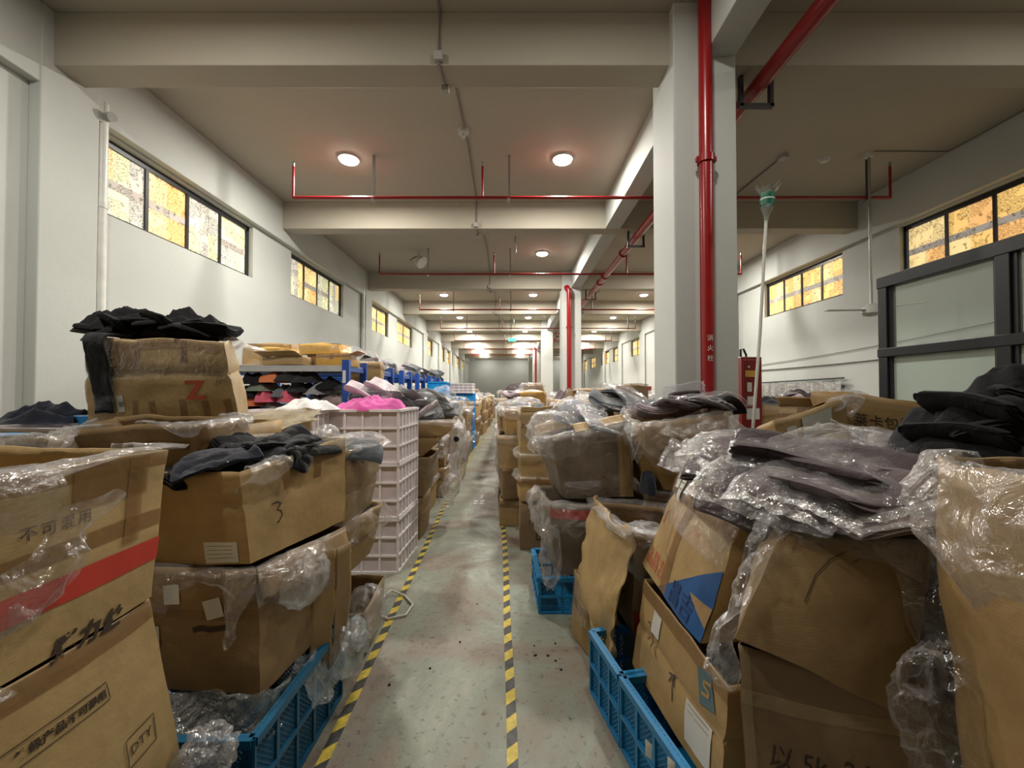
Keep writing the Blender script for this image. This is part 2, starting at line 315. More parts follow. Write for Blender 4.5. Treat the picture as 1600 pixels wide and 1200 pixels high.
# ================================================================== THE SETTING
XL, XR, YN, YF, ZC = -4.25, 6.36, -5.0, 41.2, 5.04
ZB = 4.55
BEAMS = [-0.4, 3.77, 7.6, 12.08, 16.0, 20.4, 24.6, 28.7, 32.8, 37.0]
COLS = [-4.6, 3.67, 12.0, 20.3, 28.6, 36.9]
WIN = [(-4.0, -1.4), (-0.1, 2.6), (4.3, 6.9), (8.1, 10.62), (12.5, 14.5), (15.6, 18.0), (20.7, 22.6), (24.8, 26.6), (27.7, 30.2), (32.2, 34.3), (36.0, 38.4)]
WZ0, WZ1 = 3.46, 4.30
struct(MB().box((XL-.3, YN, -.2), (XR+.3, YF+.2, 0)).build('floor', 'floor'))
struct(MB().box((XL-.3, YN, ZC), (XR+.3, YF+.2, ZC+.2)).build('ceiling', 'ceil'))
def side_wall(name, x0, x1):
    ys = sorted({YN, YF, *[v for w_ in WIN for v in w_]}); zs = [0, WZ0, WZ1, ZC]
    mb = MB(); vid = {}
    def V(x, y, z):
        k = (round(x, 3), round(y, 3), round(z, 3))
        if k not in vid: vid[k] = len(mb.v); mb.v.append(Vector(k))
        return vid[k]
    def hole(i, j): return j == 1 and any(abs(ys[i]-a) < 1e-6 for a, b in WIN)
    for i in range(len(ys)-1):
        for j in range(3):
            if hole(i, j): continue
            y0, y1, z0, z1 = ys[i], ys[i+1], zs[j], zs[j+1]
            mb.f += [(V(x0,y0,z0), V(x0,y0,z1), V(x0,y1,z1), V(x0,y1,z0)), (V(x1,y0,z0), V(x1,y1,z0), V(x1,y1,z1), V(x1,y0,z1))]
    for i in range(len(ys)-1):
        if hole(i, 1):
            y0, y1, z0, z1 = ys[i], ys[i+1], WZ0, WZ1
            mb.f += [(V(x0,y0,z0), V(x0,y1,z0), V(x1,y1,z0), V(x1,y0,z0)), (V(x0,y0,z1), V(x1,y0,z1), V(x1,y1,z1), V(x0,y1,z1)),
                     (V(x0,y0,z0), V(x1,y0,z0), V(x1,y0,z1), V(x0,y0,z1)), (V(x0,y1,z0), V(x0,y1,z1), V(x1,y1,z1), V(x1,y1,z0))]
    return struct(mesh_obj(name, mb.v, mb.f, 'wall'))
side_wall('wall_left', XL-.25, XL); side_wall('wall_right', XR, XR+.25)
struct(MB().box((XL-.25, YF, 0), (XR+.25, YF+.2, ZC)).build('wall_far', 'wall'))
struct(MB().box((XL-.25, YN-.2, 0), (XR+.25, YN, ZC)).build('wall_near', 'wall'))
n = 0
for y in BEAMS:                                                   # transverse beams
    n += 1; struct(MB().box((XL, y, ZB), (XR, y+.29, ZC)).build('beam', 'ceil', bevel=.008))
struct(MB().box((1.69, YN, ZB+.002), (1.96, YF, ZC)).build('beam', 'wall', bevel=.008))          # lengthwise beam on the columns
struct(MB().box((XL, YN, WZ1+.03), (XL+.10, YF, ZC)).build('beam', 'wall', bevel=.008))
struct(MB().box((XR-.10, YN, WZ1+.03), (XR, YF, ZC)).build('beam', 'wall', bevel=.008))
for y in COLS: struct(MB().box((1.42, y, 0), (1.97, y+.55, ZC)).build('column', 'wall', bevel=.012))
for y in (-4.6, 3.67, 11.95, 20.2, 24.4, 28.6, 36.9):
    struct(MB().box((XL, y, 0), (XL+.11, y+.53, ZC)).build('column', 'wall', bevel=.01))
    struct(MB().box((XR-.11, y, 0), (XR, y+.53, ZC)).build('column', 'wall', bevel=.01))
# high windows pasted with newspaper
def window(n_, side, y0, y1, detail):
    x = XL-.10 if side < 0 else XR+.10; s = side
    root = empty('window_%d' % n_, (x, (y0+y1)/2, WZ0)); root['kind'] = 'structure'
    fr = MB(); t = .045
    for a, b in (((y0, WZ0), (y1, WZ0+t)), ((y0, WZ1-t*1.6), (y1, WZ1)), ((y0, WZ0), (y0+t, WZ1)), ((y1-t, WZ0), (y1, WZ1))):
        fr.box((x-.03, a[0], a[1]), (x+.03, b[0], b[1]))
    fr.build('window_frame', 'blackmetal', root)
    k = 4 if detail else 2
    W_ = (y1-y0-2*t)/k
    fac = [1.0]*k
    for i in range(1, k):
        yy = y0+t+W_*i; MB().box((x-.028, yy-.022, WZ0+t), (x+.028, yy+.022, WZ1-t*1.6)).build('mullion', 'blackmetal', root)
    MB().box((x+s*.012, y0+t, WZ0+t), (x+s*.018, y1-t, WZ1-t*1.6)).build('pane', 'glass', root)
    rnd = random.Random(n_*13+side)
    for i in range(k):
        ya, yb = y0+t+W_*i+.022, y0+t+W_*(i+1)-.022
        c_, r_ = (3, 2) if detail == 2 and i % 3 == 0 else (2, 2)
        warm = (side > 0) or i % 4 == 1 or not detail
        for a in range(c_):
            for b in range(r_):
                u0, u1 = lerp(ya, yb, a/c_), lerp(ya, yb, (a+1)/c_); v0, v1 = lerp(WZ0+t, WZ1-.07, b/r_), lerp(WZ0+t, WZ1-.07, (b+1)/r_)
                mt = NP[rnd.choice([0, 0, 1, 1, 5] if warm else [2, 2, 3, 2, 6, 3, 1])]
                lap = rnd.uniform(.0, .004)
                MB().box((x-s*(.004+lap), u0, v0), (x-s*(.003+lap)+s*.0005, u1, v1)).build('newspaper_page', mt, root)
        if warm or rnd.random() < .5:                              # darker band where the pages overlap
            vm = lerp(WZ0, WZ1, .46)
            MB().box((x-s*.0095, ya, vm-.05), (x-s*.009, yb, vm+.05)).build('newspaper_page', NP[4], root)
        else:
            MB().box((x-s*.0095, ya+W_*.36, WZ0+t), (x-s*.009, ya+W_*.6, WZ1-.07)).build('newspaper_page', NP[6], root)
i = 0
for s in (-1, 1):
    for (a, b) in WIN:
        i += 1; window(i, s, a, b, 2 if (s < 0 and 4 < a < 7) else (1 if 4 < a < 12 else 0))
# lamps
def lamp(x, y, lit=True, where='', dim=1.0):
    root = empty('ceiling_lamp', (x, y, ZC), 'round white ceiling lamp, %s' % where, 'lamp')
    mb = MB(); mb.tube([(x, y, ZC), (x, y, ZC-.03)], .15, 20); mb.build('lamp_base', 'lampoff', root, 40)
    mb = MB(); mb.tube([(x, y, ZC-.03), (x, y, ZC-.055), (x, y, ZC-.07), (x, y, ZC-.075)], [.135, .125, .09, .02], 20)
    mb.build('diffuser', 'lamp' if lit else 'lampoff', root, 60)
    if lit:
        ld = bpy.data.lights.new('lamp_light', 'AREA'); ld.shape = 'DISK'; ld.size = .25; ld.energy = LAMP_W*dim; ld.color = LAMP_COL
        lo = bpy.data.objects.new('lamp_light', ld); COL.objects.link(lo); lo.location = (x, y, ZC-.085); put_under(lo, root)
ORD = ['nearest', 'second', 'third', 'fourth', 'fifth', 'sixth', 'seventh', 'eighth', 'ninth', 'tenth']
LY = [1.95, 6.16, 10.4, 14.86, 19.4, 23.9, 28.2, 32.6, 37.0, 39.9]  # last row is added, to brighten the end wall
LAMPS_LIT_AND_ADDED = {(-1, 0), (0, 0), (1, 0), (-1, 1), (-1, 3), (-1, 4), (-1, 5), (-1, 6), (-1, 7), (-1, 8), (0, 1), (0, 2), (0, 3), (0, 4), (0, 5), (0, 6), (0, 7), (0, 8),  # front lamps above the aisle and beyond the columns are added fill
             (-1, 9), (0, 9), (1, 9), (1, 2), (1, 3), (1, 4), (1, 5), (1, 6), (1, 8)}  # opens with the added lamps near the end wall
for j, yy in enumerate(LY):
    for k, xx in ((-1, -2.4), (0, .745), (1, 4.65)):
        if (k, j) in LAMPS_LIT_AND_ADDED:
            bay = {-1: 'row by the left windows', 0: 'row above the aisle', 1: 'row beyond the columns'}[k]
            lamp(xx, yy, True, 'lit, %s in the %s' % (ORD[sum(1 for q in range(j) if (k, q) in LAMPS_LIT_AND_ADDED)], bay), (.6 if k < 0 else .33) if j == 0 else (.25 if j == 9 else 1.0))
t = empty('ceiling_lamp', (-2.3, 10.4, ZC), 'unlit lamp hanging crooked from its bracket at the left of the second bay', 'lamp')
MB().tube([(-2.3,10.4,ZC), (-2.3,10.4,ZC-.1)], .02).build('stem', 'box', t)
MB().tube([(-2.52,10.4,ZC-.2), (-2.42,10.4,ZC-.12), (-2.3,10.4,ZC-.09), (-2.15,10.4,ZC-.14)], .018).build('bracket', 'conduit', t)
MB().tube([(-2.3,10.36,ZC-.12), (-2.25,10.34,ZC-.24), (-2.2,10.32,ZC-.28)], [.05, .15, .16], 14).build('lamp_shade', 'lampoff', t, 40)
# fire sprinkler pipework
def rod(t, a, b, r=.008): MB().tube([a, b], r, 6).build('hanger', 'steel', t)
ZP = 4.42
for j, yy in enumerate([-2.0, 2.0, 6.1, 10.1, 14.5, 18.8, 23.3, 28.0, 32.6, 37.3]):
    where = ['behind', 'above the stacks', 'first in view', 'second along the hall', 'third along the hall', 'fourth along the hall', 'fifth along the hall', 'sixth along the hall', 'seventh along the hall', 'last before the end wall'][j]
    if j == 0: continue
    t = empty('sprinkler_pipe', (-3.18, yy, ZP), 'thin red sprinkler pipe crossing under the ceiling, '+where, 'pipe')
    MB().tube([(-3.18, yy, ZP), (5.5, yy, ZP)], .024, 8).build('branch_pipe', 'red', t, 60)
    for xx in (-3.18, -.43, 2.75, 5.5):
        MB().tube([(xx, yy, ZP), (xx, yy, ZC-.16)], .018, 8).build('riser', 'red', t, 60)
        MB().tube([(xx, yy, ZC-.16), (xx, yy, ZC-.12), (xx, yy, ZC-.09)], [.014, .022, .006], 8).build('sprinkler_head', 'steel', t)
    for xx in (-2.01, -.04, 5.17):
        MB().bar((xx, yy, ZC), (xx, yy, ZP-.03), .035, .03).bar((xx-.01, yy-.06, ZP-.035), (xx-.01, yy+.06, ZP-.035), .04, .012).build('hanger', 'steel' if xx < 0 else 'darksteel', t)
t = empty('sprinkler_main', (2.27, 3, ZP), 'thick red sprinkler main running down the hall beside the columns', 'pipe')
MB().tube([(2.27, YN, ZP), (2.27, 38, ZP)], .07, 16).build('main_pipe', 'red', t, 60)
for yy in (1.2, 6.4, 8.6, 10.3, 10.9, 14.8, 19, 23): MB().tube([(2.27, yy-.04, ZP), (2.27, yy+.04, ZP)], .092, 14).build('coupling', 'red', t, 40)
for yy in BEAMS[1:7]:
    y = yy+.14; mb = MB()
    mb.bar((2.14, y, ZB), (2.14, y, ZP-.16), .05, .03).bar((2.42, y, ZB), (2.42, y, ZP-.16), .05, .03).bar((2.12, y, ZP-.15), (2.44, y, ZP-.15), .05, .03)
    mb.build('bracket', 'darksteel', t)
for k, (x, y, top) in enumerate(((1.655, 3.575, ZC), (1.60, 11.83, 4.45), (1.60, 28.43, 4.45))):
    t = empty('standpipe', (x, y, 0), ['thick red standpipe in front of the nearest column', 'red standpipe topped by an elbow at the second column', 'red standpipe at the fourth column far down the hall'][k], 'pipe')
    MB().tube([(x, y, 0), (x, y, top)], .056 if k == 0 else .065, 18).build('pipe_run', 'red', t, 60)
    for z in (3.58, 1.2) if k == 0 else (3.4,):
        MB().tube([(x, y, z-.03), (x, y, z+.03)], .072, 16).build('coupling', 'red', t, 40)
        MB().box((x-.085, y-.015, z-.02), (x+.085, y+.015, z+.02)).build('clamp', 'darkred', t)
    if k: MB().tube([(x, y, top-.02), (x-.05, y+.03, top+.06), (x-.05, y+.06, top+.1)], [.075, .085, .08], 12).build('elbow', 'red', t, 60)
# downpipes and conduit
for k, (x, y, lab) in enumerate(((XL+.06, 4.28, 'white plastic downpipe beside the nearest left window'), (XL+.06, 11.85, 'white downpipe between the second and third left windows'),
        (XL+.06, 20.1, 'white downpipe past the fourth left window'), (XL+.06, 24.3, 'white downpipe past the fifth left window'), (XR-.07, 11.85, 'white downpipe on the right wall behind the standpipe'),
        (XR-.07, 20.1, 'white downpipe left of the small red fire box on the right wall'), (XR-.07, 24.3, 'farthest white downpipe seen on the right wall'))):
    t = empty('downpipe', (x, y, 0), lab, 'pipe')
    MB().tube([(x, y, 0), (x, y, 4.55)], .05, 12).build('pipe_run', 'pvc', t, 60)
    for z in (2.2, 3.5): MB().tube([(x, y, z-.03), (x, y, z+.03)], .056, 12).build('collar', 'pvc', t, 40)
    if k == 0: MB().tube([(x, y, 4.40), (x+.10, y-.02, 4.40), (x+.13, y-.03, 4.39)], [.035, .045, .045], 14).build('pipe_stub', 'box', t, 60)
t = empty('ceiling_conduit', (-.65, 3.7, ZC), 'dark electrical conduit running along the ceiling over the aisle', 'conduit')
xs = -.67
ya = -0.1
for k, yb in enumerate(BEAMS[1:9]):
    x_ = -.66+.01*k
    MB().tube([(x_, ya, ZC-.012), (x_+.04, (ya+yb)/2, ZC-.012), (x_+.01, yb-.012, ZC-.014), (x_, yb-.014, ZB-.01)], .011, 6).build('conduit_run', 'conduit', t)
    MB().tube([(x_, yb-.01, ZB-.012), (x_+.02, yb+.30, ZB-.012), (x_+.03, yb+.30, ZC-.02)], .011, 6).build('conduit_run', 'conduit', t)
    MB().box((x_-.04, yb-.05, ZB+.02), (x_+.04, yb, ZB+.10)).build('junction_box', 'box', t, bevel=.005)
    MB().box((x_-.02, yb+.24, ZB-.05), (x_+.05, yb+.31, ZB)).build('junction_box', 'box', t, bevel=.005)
    ya = yb+.31
t = tag(MB().tube([(-.64, 5.5, ZC), (-.64, 5.5, ZC-.05), (-.64, 5.5, ZC-.052), (-.64, 5.5, ZC-.1)], [.075, .07, .035, .03], 14).build('ceiling_rose', 'lampoff', None, 40), 'pale ceiling rose on the conduit in the first bay', 'ceiling rose')
for k, (x, y) in enumerate(((.07, 9.3), (.07, 19.0))):
    t = empty('pendant_bulb', (x, y, ZC), ['small bulb on a cord hanging over the aisle in the second bay', 'small bulb on a cord hanging far down the aisle'][k], 'lamp')
    MB().tube([(x, y, ZC), (x, y, ZC-.16)], .012, 6).build('cord', 'conduit', t)
    MB().tube([(x, y, ZC-.15), (x, y, ZC-.22), (x, y, ZC-.34), (x, y, ZC-.38)], [.02, .028, .028, .01], 8).build('bulb', 'lampoff', t, 60)
t = empty('ceiling_conduit', (3.95, 6.1, ZC), 'conduit ending in a junction box on the ceiling right of the nearest column', 'conduit')
MB().tube([(3.95, 6.15, ZC-.012), (3.88, 7.55, ZC-.012)], .012, 6).build('conduit_run', 'conduit', t)
MB().box((3.9, 6.05, ZC-.05), (4.0, 6.17, ZC)).build('junction_box', 'box', t)
tag(MB().tube([(4.62, 6.2, ZC), (4.62, 6.2, ZC-.04)], [.09, .05], 10).build('lamp_mount', 'lampoff', None), 'empty lamp mount on the ceiling left of the long fan rod', 'lamp mount')
t = empty('ceiling_conduit', (5.2, 5.98, ZC), 'thin conduit from the fan rod to the right wall', 'conduit')
MB().tube([(5.18, 5.98, ZC-.01), (6.24, 5.98, ZC-.01), (6.25, 3.0, ZC-.01)], .008, 6).build('conduit_run', 'conduit', t)
t = empty('ceiling_conduit', (3.2, 14, ZC), 'bent conduit in the third bay beyond the columns', 'conduit')
MB().tube([(4.0, 12.4, ZC-.01), (3.5, 13.4, ZC-.01), (2.7, 15.0, ZC-.01), (2.7, 15.9, ZC-.01), (2.7, 15.98, ZB)], .012, 6).build('conduit_run', 'conduit', t)
# long-rod ceiling fan
t = empty('ceiling_fan', (5.14, 6.03, ZC), 'white three-bladed fan on a long steel rod left of the glass partition', 'fan')
MB().tube([(5.14, 6.03, ZC), (5.14, 6.03, ZC-.07)], [.06, .05], 12).build('canopy', 'lampoff', t)
MB().tube([(5.14, 6.03, ZC-.06), (5.14, 6.03, 2.80)], .017, 8).build('down_rod', 'steel', t, 60)
MB().tube([(5.14, 6.03, 2.86), (5.14, 6.03, 2.80), (5.14, 6.03, 2.72), (5.14, 6.03, 2.68)], [.04, .12, .12, .05], 16).build('motor', 'lampoff', t, 50)
for a in (175, 295, 55):
    d = Vector((cos(R(a)), sin(R(a)), 0)); o = Vector((5.14, 6.03, 2.77))
    MB().bar(o+d*.08, o+d*.62, .11, .008).build('fan_blade', 'lampoff', t)
# wall cables right
for k, (z0, z1, lab) in enumerate(((2.28, 2.62, 'thin cable sagging along the right wall, the upper of two'), (2.15, 2.28, 'thicker cable clipped along the right wall, the lower of two'))):
    pts = [(XR-.02, lerp(10.9, 4.2, i/8), lerp(z0, z1, i/8)-.06*sin(pi*i/8)) for i in range(9)]
    tag(MB().tube(pts, .007+.006*k, 6).build('wall_cable', 'conduit', None), lab, 'cable')
# exit sign
t = empty('exit_sign', (0.02, 20.2, 4.1), 'small lit green exit sign hanging over the far aisle', 'sign')
MB().box((-.17, 20.18, 4.02), (.19, 20.22, 4.15)).build('sign_panel', 'exit', t)
MB().bar((-.1, 20.2, 4.15), (-.1, 20.2, ZC), .01, .01).bar((.12, 20.2, 4.15), (.12, 20.2, ZC), .01, .01).build('hanger', 'darksteel', t)
# hazard tape on the floor: black and yellow bands
def hazard(pts, name, lab, n_seg, w_=.048):
    pts = [Vector(p) for p in pts]
    root = empty(name, pts[0], lab, 'floor tape')
    cum = [0]
    for a, b in zip(pts, pts[1:]): cum.append(cum[-1]+(b-a).length)
    def at(s):
        for i in range(len(pts)-1):
            if s <= cum[i+1] or i == len(pts)-2:
                return pts[i].lerp(pts[i+1], (s-cum[i])/(cum[i+1]-cum[i]))
    y_ = MB(); b_ = MB(); s = 0; k = 0; step = .088; rr = random.Random(3)
    far_y, far_b = MB(), MB()
    while s < cum[-1]-step:
        p, q = at(s), at(s+step); wob = .004*sin(s*3)
        sk = .022
        vs = [(p.x-w_/2+wob, p.y-sk, .003), (p.x+w_/2+wob, p.y+sk, .003), (q.x+w_/2+wob, q.y+sk, .003), (q.x-w_/2+wob, q.y-sk, .003)]
        m_ = (y_ if k % 2 == 0 else b_)
        if k < n_seg:
            o = MB().add(vs+[(v[0], v[1], 0.0) for v in vs], [(0, 1, 2, 3), (0, 4, 5, 1), (1, 5, 6, 2), (2, 6, 7, 3), (3, 7, 4, 0)]).build('tape_band', 'yellow' if k % 2 == 0 else 'blacktape', root)
        else: m_.add(vs, [(0, 1, 2, 3)])
        s += step; k += 1
    for m_, mm in ((y_, 'yellow'), (b_, 'blacktape')):
        if m_.v: tag(m_.build('distant_bands', mm, root), kind='stuff')
hazard([(-.815, 1.5, 0), (-.82, 1.83, 0), (-.864, 3.38, 0), (-.90, 4.56, 0), (-.945, 5.94, 0), (-.96, 7.15, 0), (-1.01, 11.75, 0), (-1.0, 20, 0)], 'hazard_tape', 'yellow and black hazard tape on the floor along the left stacks', 110)
hazard([(.005, 1.5, 0), (0, 1.83, 0), (-.04, 3.38, 0), (-.10, 5.0, 0), (-.185, 6.5, 0), (-.21, 7.83, 0), (-.22, 10, 0), (-.22, 20, 0)], 'hazard_tape', 'yellow and black hazard tape on the floor along the right stacks', 110)
# ================================================================== BUILDERS
X = lambda x, y, z: Vector((x, y, z))
CARDS = ['card0', 'card1', 'card2', 'card3', 'card4', 'card5']
def V3(p): return P(*p) if isinstance(p, tuple) else Vector(p)
class Carton:
    """open cardboard box given by 4 bottom and 4 top corners: near-left, near-right, far-right, far-left"""
    def __init__(s, bot, top, bulge=.02, crumple=.012, seed=1.0, levels=None):
        s.b = [V3(p) for p in bot]; s.t = [V3(p) for p in top]; s.bulge = bulge; s.cr = crumple; s.seed = seed
        s.c = sum(s.b+s.t, Vector())/8; s.nrm = []; s.wd = []; s.band = levels
        for k in range(4):
            k1 = (k+1) % 4
            n_ = ((s.b[k1]-s.b[k]).cross(s.t[k]-s.b[k])).normalized()
            s.nrm.append(n_); s.wd.append(((s.b[k1]-s.b[k]).length+(s.t[k1]-s.t[k]).length)/2)
        s.h = sum((s.t[k]-s.b[k]).length for k in range(4))/4
    def S(s, k, u, v, off=0.0):
        k1 = (k+1) % 4
        p = s.b[k].lerp(s.b[k1], u).lerp(s.t[k].lerp(s.t[k1], u), v)
        bl = s.bulge*(max(0, sin(pi*u))**.7)*(0.35+.65*sin(pi*min(1, max(0, v))*.9+.25))
        cr = s.cr
        q = p*3.1+Vector((s.seed, s.seed*2, 0))
        d = noise.noise_vector(q)*cr + noise.noise_vector(q*3.3)*cr*.35
        if s.band: # soft horizontal crease lines pressed in by the tape
            for bv in s.band: bl -= .012*math.exp(-((v-bv)/.035)**2)
        return p + s.nrm[k]*(bl+off) + d
    def body(s, name, mat, parent, nu=14, nv=12, th=.006, bottom=True):
        vs = []; fs = []; ring = 4*nu
        for j in range(nv+1):
            for k in range(4):
                for i in range(nu): vs.append(s.S(k, i/nu, j/nv))
        for j in range(nv):
            for i in range(ring): fs.append((j*ring+i, j*ring+(i+1) % ring, (j+1)*ring+(i+1) % ring, (j+1)*ring+i))
        if bottom: fs.append(tuple(reversed(range(ring))))
        o = mesh_obj(name, vs, fs, mat, parent, 28)
        m = o.modifiers.new('thickness', 'SOLIDIFY'); m.thickness = th; m.offset = -1
        s.o = o; s.root = parent
        return o
    def patch(s, name, k, u0, v0, u1, v1, mat, off=.0025, nu=10, nv=3, rot=0, th=0, parent=None):
        cu, cv, W_, H_ = (u0+u1)/2, (v0+v1)/2, s.wd[k], s.h
        vs = []
        for j in range(nv+1):
            for i in range(nu+1):
                x = (lerp(u0, u1, i/nu)-cu)*W_; y = (lerp(v0, v1, j/nv)-cv)*H_
                xx = x*cos(rot)-y*sin(rot); yy = x*sin(rot)+y*cos(rot)
                vs.append(s.S(k, cu+xx/W_, cv+yy/H_, off))
        fs = [(j*(nu+1)+i, j*(nu+1)+i+1, (j+1)*(nu+1)+i+1, (j+1)*(nu+1)+i) for j in range(nv) for i in range(nu)]
        return mesh_obj(name, vs, fs, mat, parent or s.root, 180)
    def line(s, name, k, uv, w_, mat, off=.0025, sub=6, parent=None):
        """a stroke or strip along uv points, width in metres"""
        W_, H_ = s.wd[k], s.h; pts = []
        for a, b in zip(uv, uv[1:]):
            for i in range(sub): pts.append((lerp(a[0], b[0], i/sub)*W_, lerp(a[1], b[1], i/sub)*H_))
        pts.append((uv[-1][0]*W_, uv[-1][1]*H_)); vs = []; fs = []
        for i, p in enumerate(pts):
            a = pts[max(0, i-1)]; b = pts[min(len(pts)-1, i+1)]; dx, dy = b[0]-a[0], b[1]-a[1]; l = math.hypot(dx, dy) or 1
            nx, ny = -dy/l*w_/2, dx/l*w_/2
            for sg in (1, -1): vs.append(s.S(k, (p[0]+nx*sg)/W_, (p[1]+ny*sg)/H_, off))
        for i in range(len(pts)-1): fs.append((2*i, 2*i+1, 2*i+3, 2*i+2))
        return mesh_obj(name, vs, fs, mat, parent or s.root, 180)
    def strokes(s, name, k, lines, w_, mat, u0, v0, sx, sy, rot=0, off=.003):
        """handwriting: polylines in a unit square placed at (u0,v0), size in metres"""
        W_, H_ = s.wd[k], s.h; vs = []; fs = []
        for ln in lines:
            pts = []
            for a, b in zip(ln, ln[1:]):
                for i in range(4): pts.append((lerp(a[0], b[0], i/4)*sx, lerp(a[1], b[1], i/4)*sy))
            pts.append((ln[-1][0]*sx, ln[-1][1]*sy)); base = len(vs)
            for i, p in enumerate(pts):
                a = pts[max(0, i-1)]; b = pts[min(len(pts)-1, i+1)]; dx, dy = b[0]-a[0], b[1]-a[1]; l = math.hypot(dx, dy) or 1
                for sg in (1, -1):
                    x = p[0]-dy/l*w_/2*sg; y = p[1]+dx/l*w_/2*sg
                    xx = x*cos(rot)-y*sin(rot); yy = x*sin(rot)+y*cos(rot)
                    vs.append(s.S(k, u0+xx/W_, v0+yy/H_, off))
            for i in range(len(pts)-1): fs.append((base+2*i, base+2*i+1, base+2*i+3, base+2*i+2))
        return mesh_obj(name, vs, fs, mat, s.root, 180)
    def text(s, name, k, body, size, u0, v0, mat, rot=0, off=.003, spacing=1.0, shear=0, bold=0, sx=1):
        W_, H_ = s.wd[k], s.h
        return text_mesh(name, body, size, mat, s.root, lambda x, y: s.S(k, u0+(x*cos(rot)-y*sin(rot))/W_, v0+(x*sin(rot)+y*cos(rot))/H_, off), spacing, shear, bold, sx)
    def flap(s, k, ang, ln, mat, u0=0.01, u1=.99, seed=0, ragged=0.0, curl=0.0, name='flap', vtop=1.0, skew=0.0, wid=1.0, top_rag=0):
        nu, nv = 12, 8; vs = []
        up = (s.t[k]-s.b[k]).normalized(); n_ = s.nrm[k]; al = (s.t[(k+1) % 4]-s.t[k]).normalized()
        for j in range(nv+1):
            t_ = j/nv
            for i in range(nu+1):
                uu = i/nu; uc = (uu-.5)*lerp(1, wid, t_)+.5
                hp = s.S(k, lerp(u0, u1, uc if t_ == 0 else lerp(uu, uc, 1)), vtop)
                r_ = t_*ln*(1 + ragged*t_*(N3((uu*5, seed, 0), 1.0, seed)+.5*N3((uu*17, seed, 3), 1.0, seed)))
                a = R(ang)+curl*t_
                d = up*cos(a)+n_*sin(a)
                q = hp+d*r_+al*skew*t_
                q += noise.noise_vector(q*5+Vector((seed, 0, 0)))*.012*t_
                vs.append(q)
        fs = [(j*(nu+1)+i, j*(nu+1)+i+1, (j+1)*(nu+1)+i+1, (j+1)*(nu+1)+i) for j in range(nv) for i in range(nu)]
        o = mesh_obj(name, vs, fs, mat, s.root, 40)
        m = o.modifiers.new('thickness', 'SOLIDIFY'); m.thickness = .005; m.offset = 0
        return o
    def rim(s, t_, v=1.0, off=0.0):
        """point on the rim, t_ in 0..4 round the four sides"""
        k = int(t_) % 4; return s.S(k, t_-int(t_), v, off)
    def liner(s, t0, t1, out, inn, mat='film', seed=0.0, name='plastic_liner', puff=.03, parent='root', n_=None, label=None, v=1.0, mt=12, rag=.6):
        """polythene bag turned over the rim between t0 and t1 (sides 0..4)"""
        n_ = n_ or max(10, int((t1-t0)*22)); vs = []
        for j in range(mt+1):
            a = j/mt
            for i in range(n_+1):
                t_ = lerp(t0, t1, i/n_) % 4; k = int(t_) % 4; u = t_-int(t_)
                p = s.S(k, u, v); nr = s.nrm[k]
                ub = abs(u-.5)*2; 
                if ub > .8: nr = nr.lerp(s.nrm[(k+1) % 4 if u > .5 else (k-1) % 4], (ub-.8)*2.5).normalized()
                rg = 1+rag*(N3((t_*2.2, seed, 0), 1.0, seed)*1.6+.6*N3((t_*7, seed, 0), 1.0, seed))
                L_in, L_out = inn, max(.01, out*rg)
                ss = a*(L_in+L_out)-L_in
                up = Vector((0, 0, 1))
                if ss < 0: q = p + up*(ss*.9+.02) - nr*(.018+.25*-ss)
                else: q = p + up*(.022-ss) + nr*(.014+.05*sin(min(1, ss/max(.02, L_out))*pi)*1.0)
                pf = puff*(.3+.7*min(1, abs(ss)*14))
                q += nr*pf*(ridge(q, 6.0, seed)-.45)*1.1 + noise.noise_vector(q*9+Vector((seed, 0, 0)))*pf*.6
                vs.append(q)
        fs = [(j*(n_+1)+i, j*(n_+1)+i+1, (j+1)*(n_+1)+i+1, (j+1)*(n_+1)+i) for j in range(mt) for i in range(n_)]
        o = mesh_obj(name, vs, fs, mat, s.root if parent == 'root' else parent, 180)
        if label: tag(o, label, 'plastic bag')
        return o
def text_mesh(name, body, size, mat, parent, fn, spacing=1.0, shear=0, bold=0, sx=1):
    cu = bpy.data.curves.new('t', 'FONT'); cu.body = body; cu.size = size; cu.space_character = spacing; cu.shear = shear; cu.offset = bold; cu.resolution_u = 2
    to = bpy.data.objects.new('t', cu); COL.objects.link(to)
    dg = bpy.context.evaluated_depsgraph_get(); me = bpy.data.meshes.new_from_object(to.evaluated_get(dg))
    bpy.data.objects.remove(to); bpy.data.curves.remove(cu)
    bm = bmesh.new(); bm.from_mesh(me); bmesh.ops.triangulate(bm, faces=bm.faces[:])
    bmesh.ops.subdivide_edges(bm, edges=[e for e in bm.edges if e.calc_length() > .03], cuts=1)
    for v in bm.verts: v.co = fn(v.co.x*sx, v.co.y)
    bm.to_mesh(me); bm.free(); me.name = name; me.materials.append(M[mat])
    o = bpy.data.objects.new(name, me); COL.objects.link(o)
    if parent: put_under(o, parent)
    return o
def grid_patch(ctrl, nu, nv):
    """smooth surface through a rectangular grid of control points (rows of Vectors)"""
    def cr(p0, p1, p2, p3, t): return .5*((2*p1)+(p2-p0)*t+(2*p0-5*p1+4*p2-p3)*t*t+(3*p1-p0-3*p2+p3)*t**3)
    def curve(pts, n_):
        o = []; m = len(pts)-1
        for i in range(n_+1):
            x = i/n_*m; k = min(int(x), m-1); t = x-k
            g = lambda q: pts[q] if 0 <= q <= m else (2*pts[0]-pts[1] if q < 0 else 2*pts[m]-pts[m-1])
            o.append(cr(g(k-1), g(k), g(k+1), g(k+2), t))
        return o
    rows = [curve([V3(p) for p in r], nu) for r in ctrl]
    cols = [curve([r[i] for r in rows], nv) for i in range(nu+1)]
    return [[cols[i][j] for i in range(nu+1)] for j in range(nv+1)]
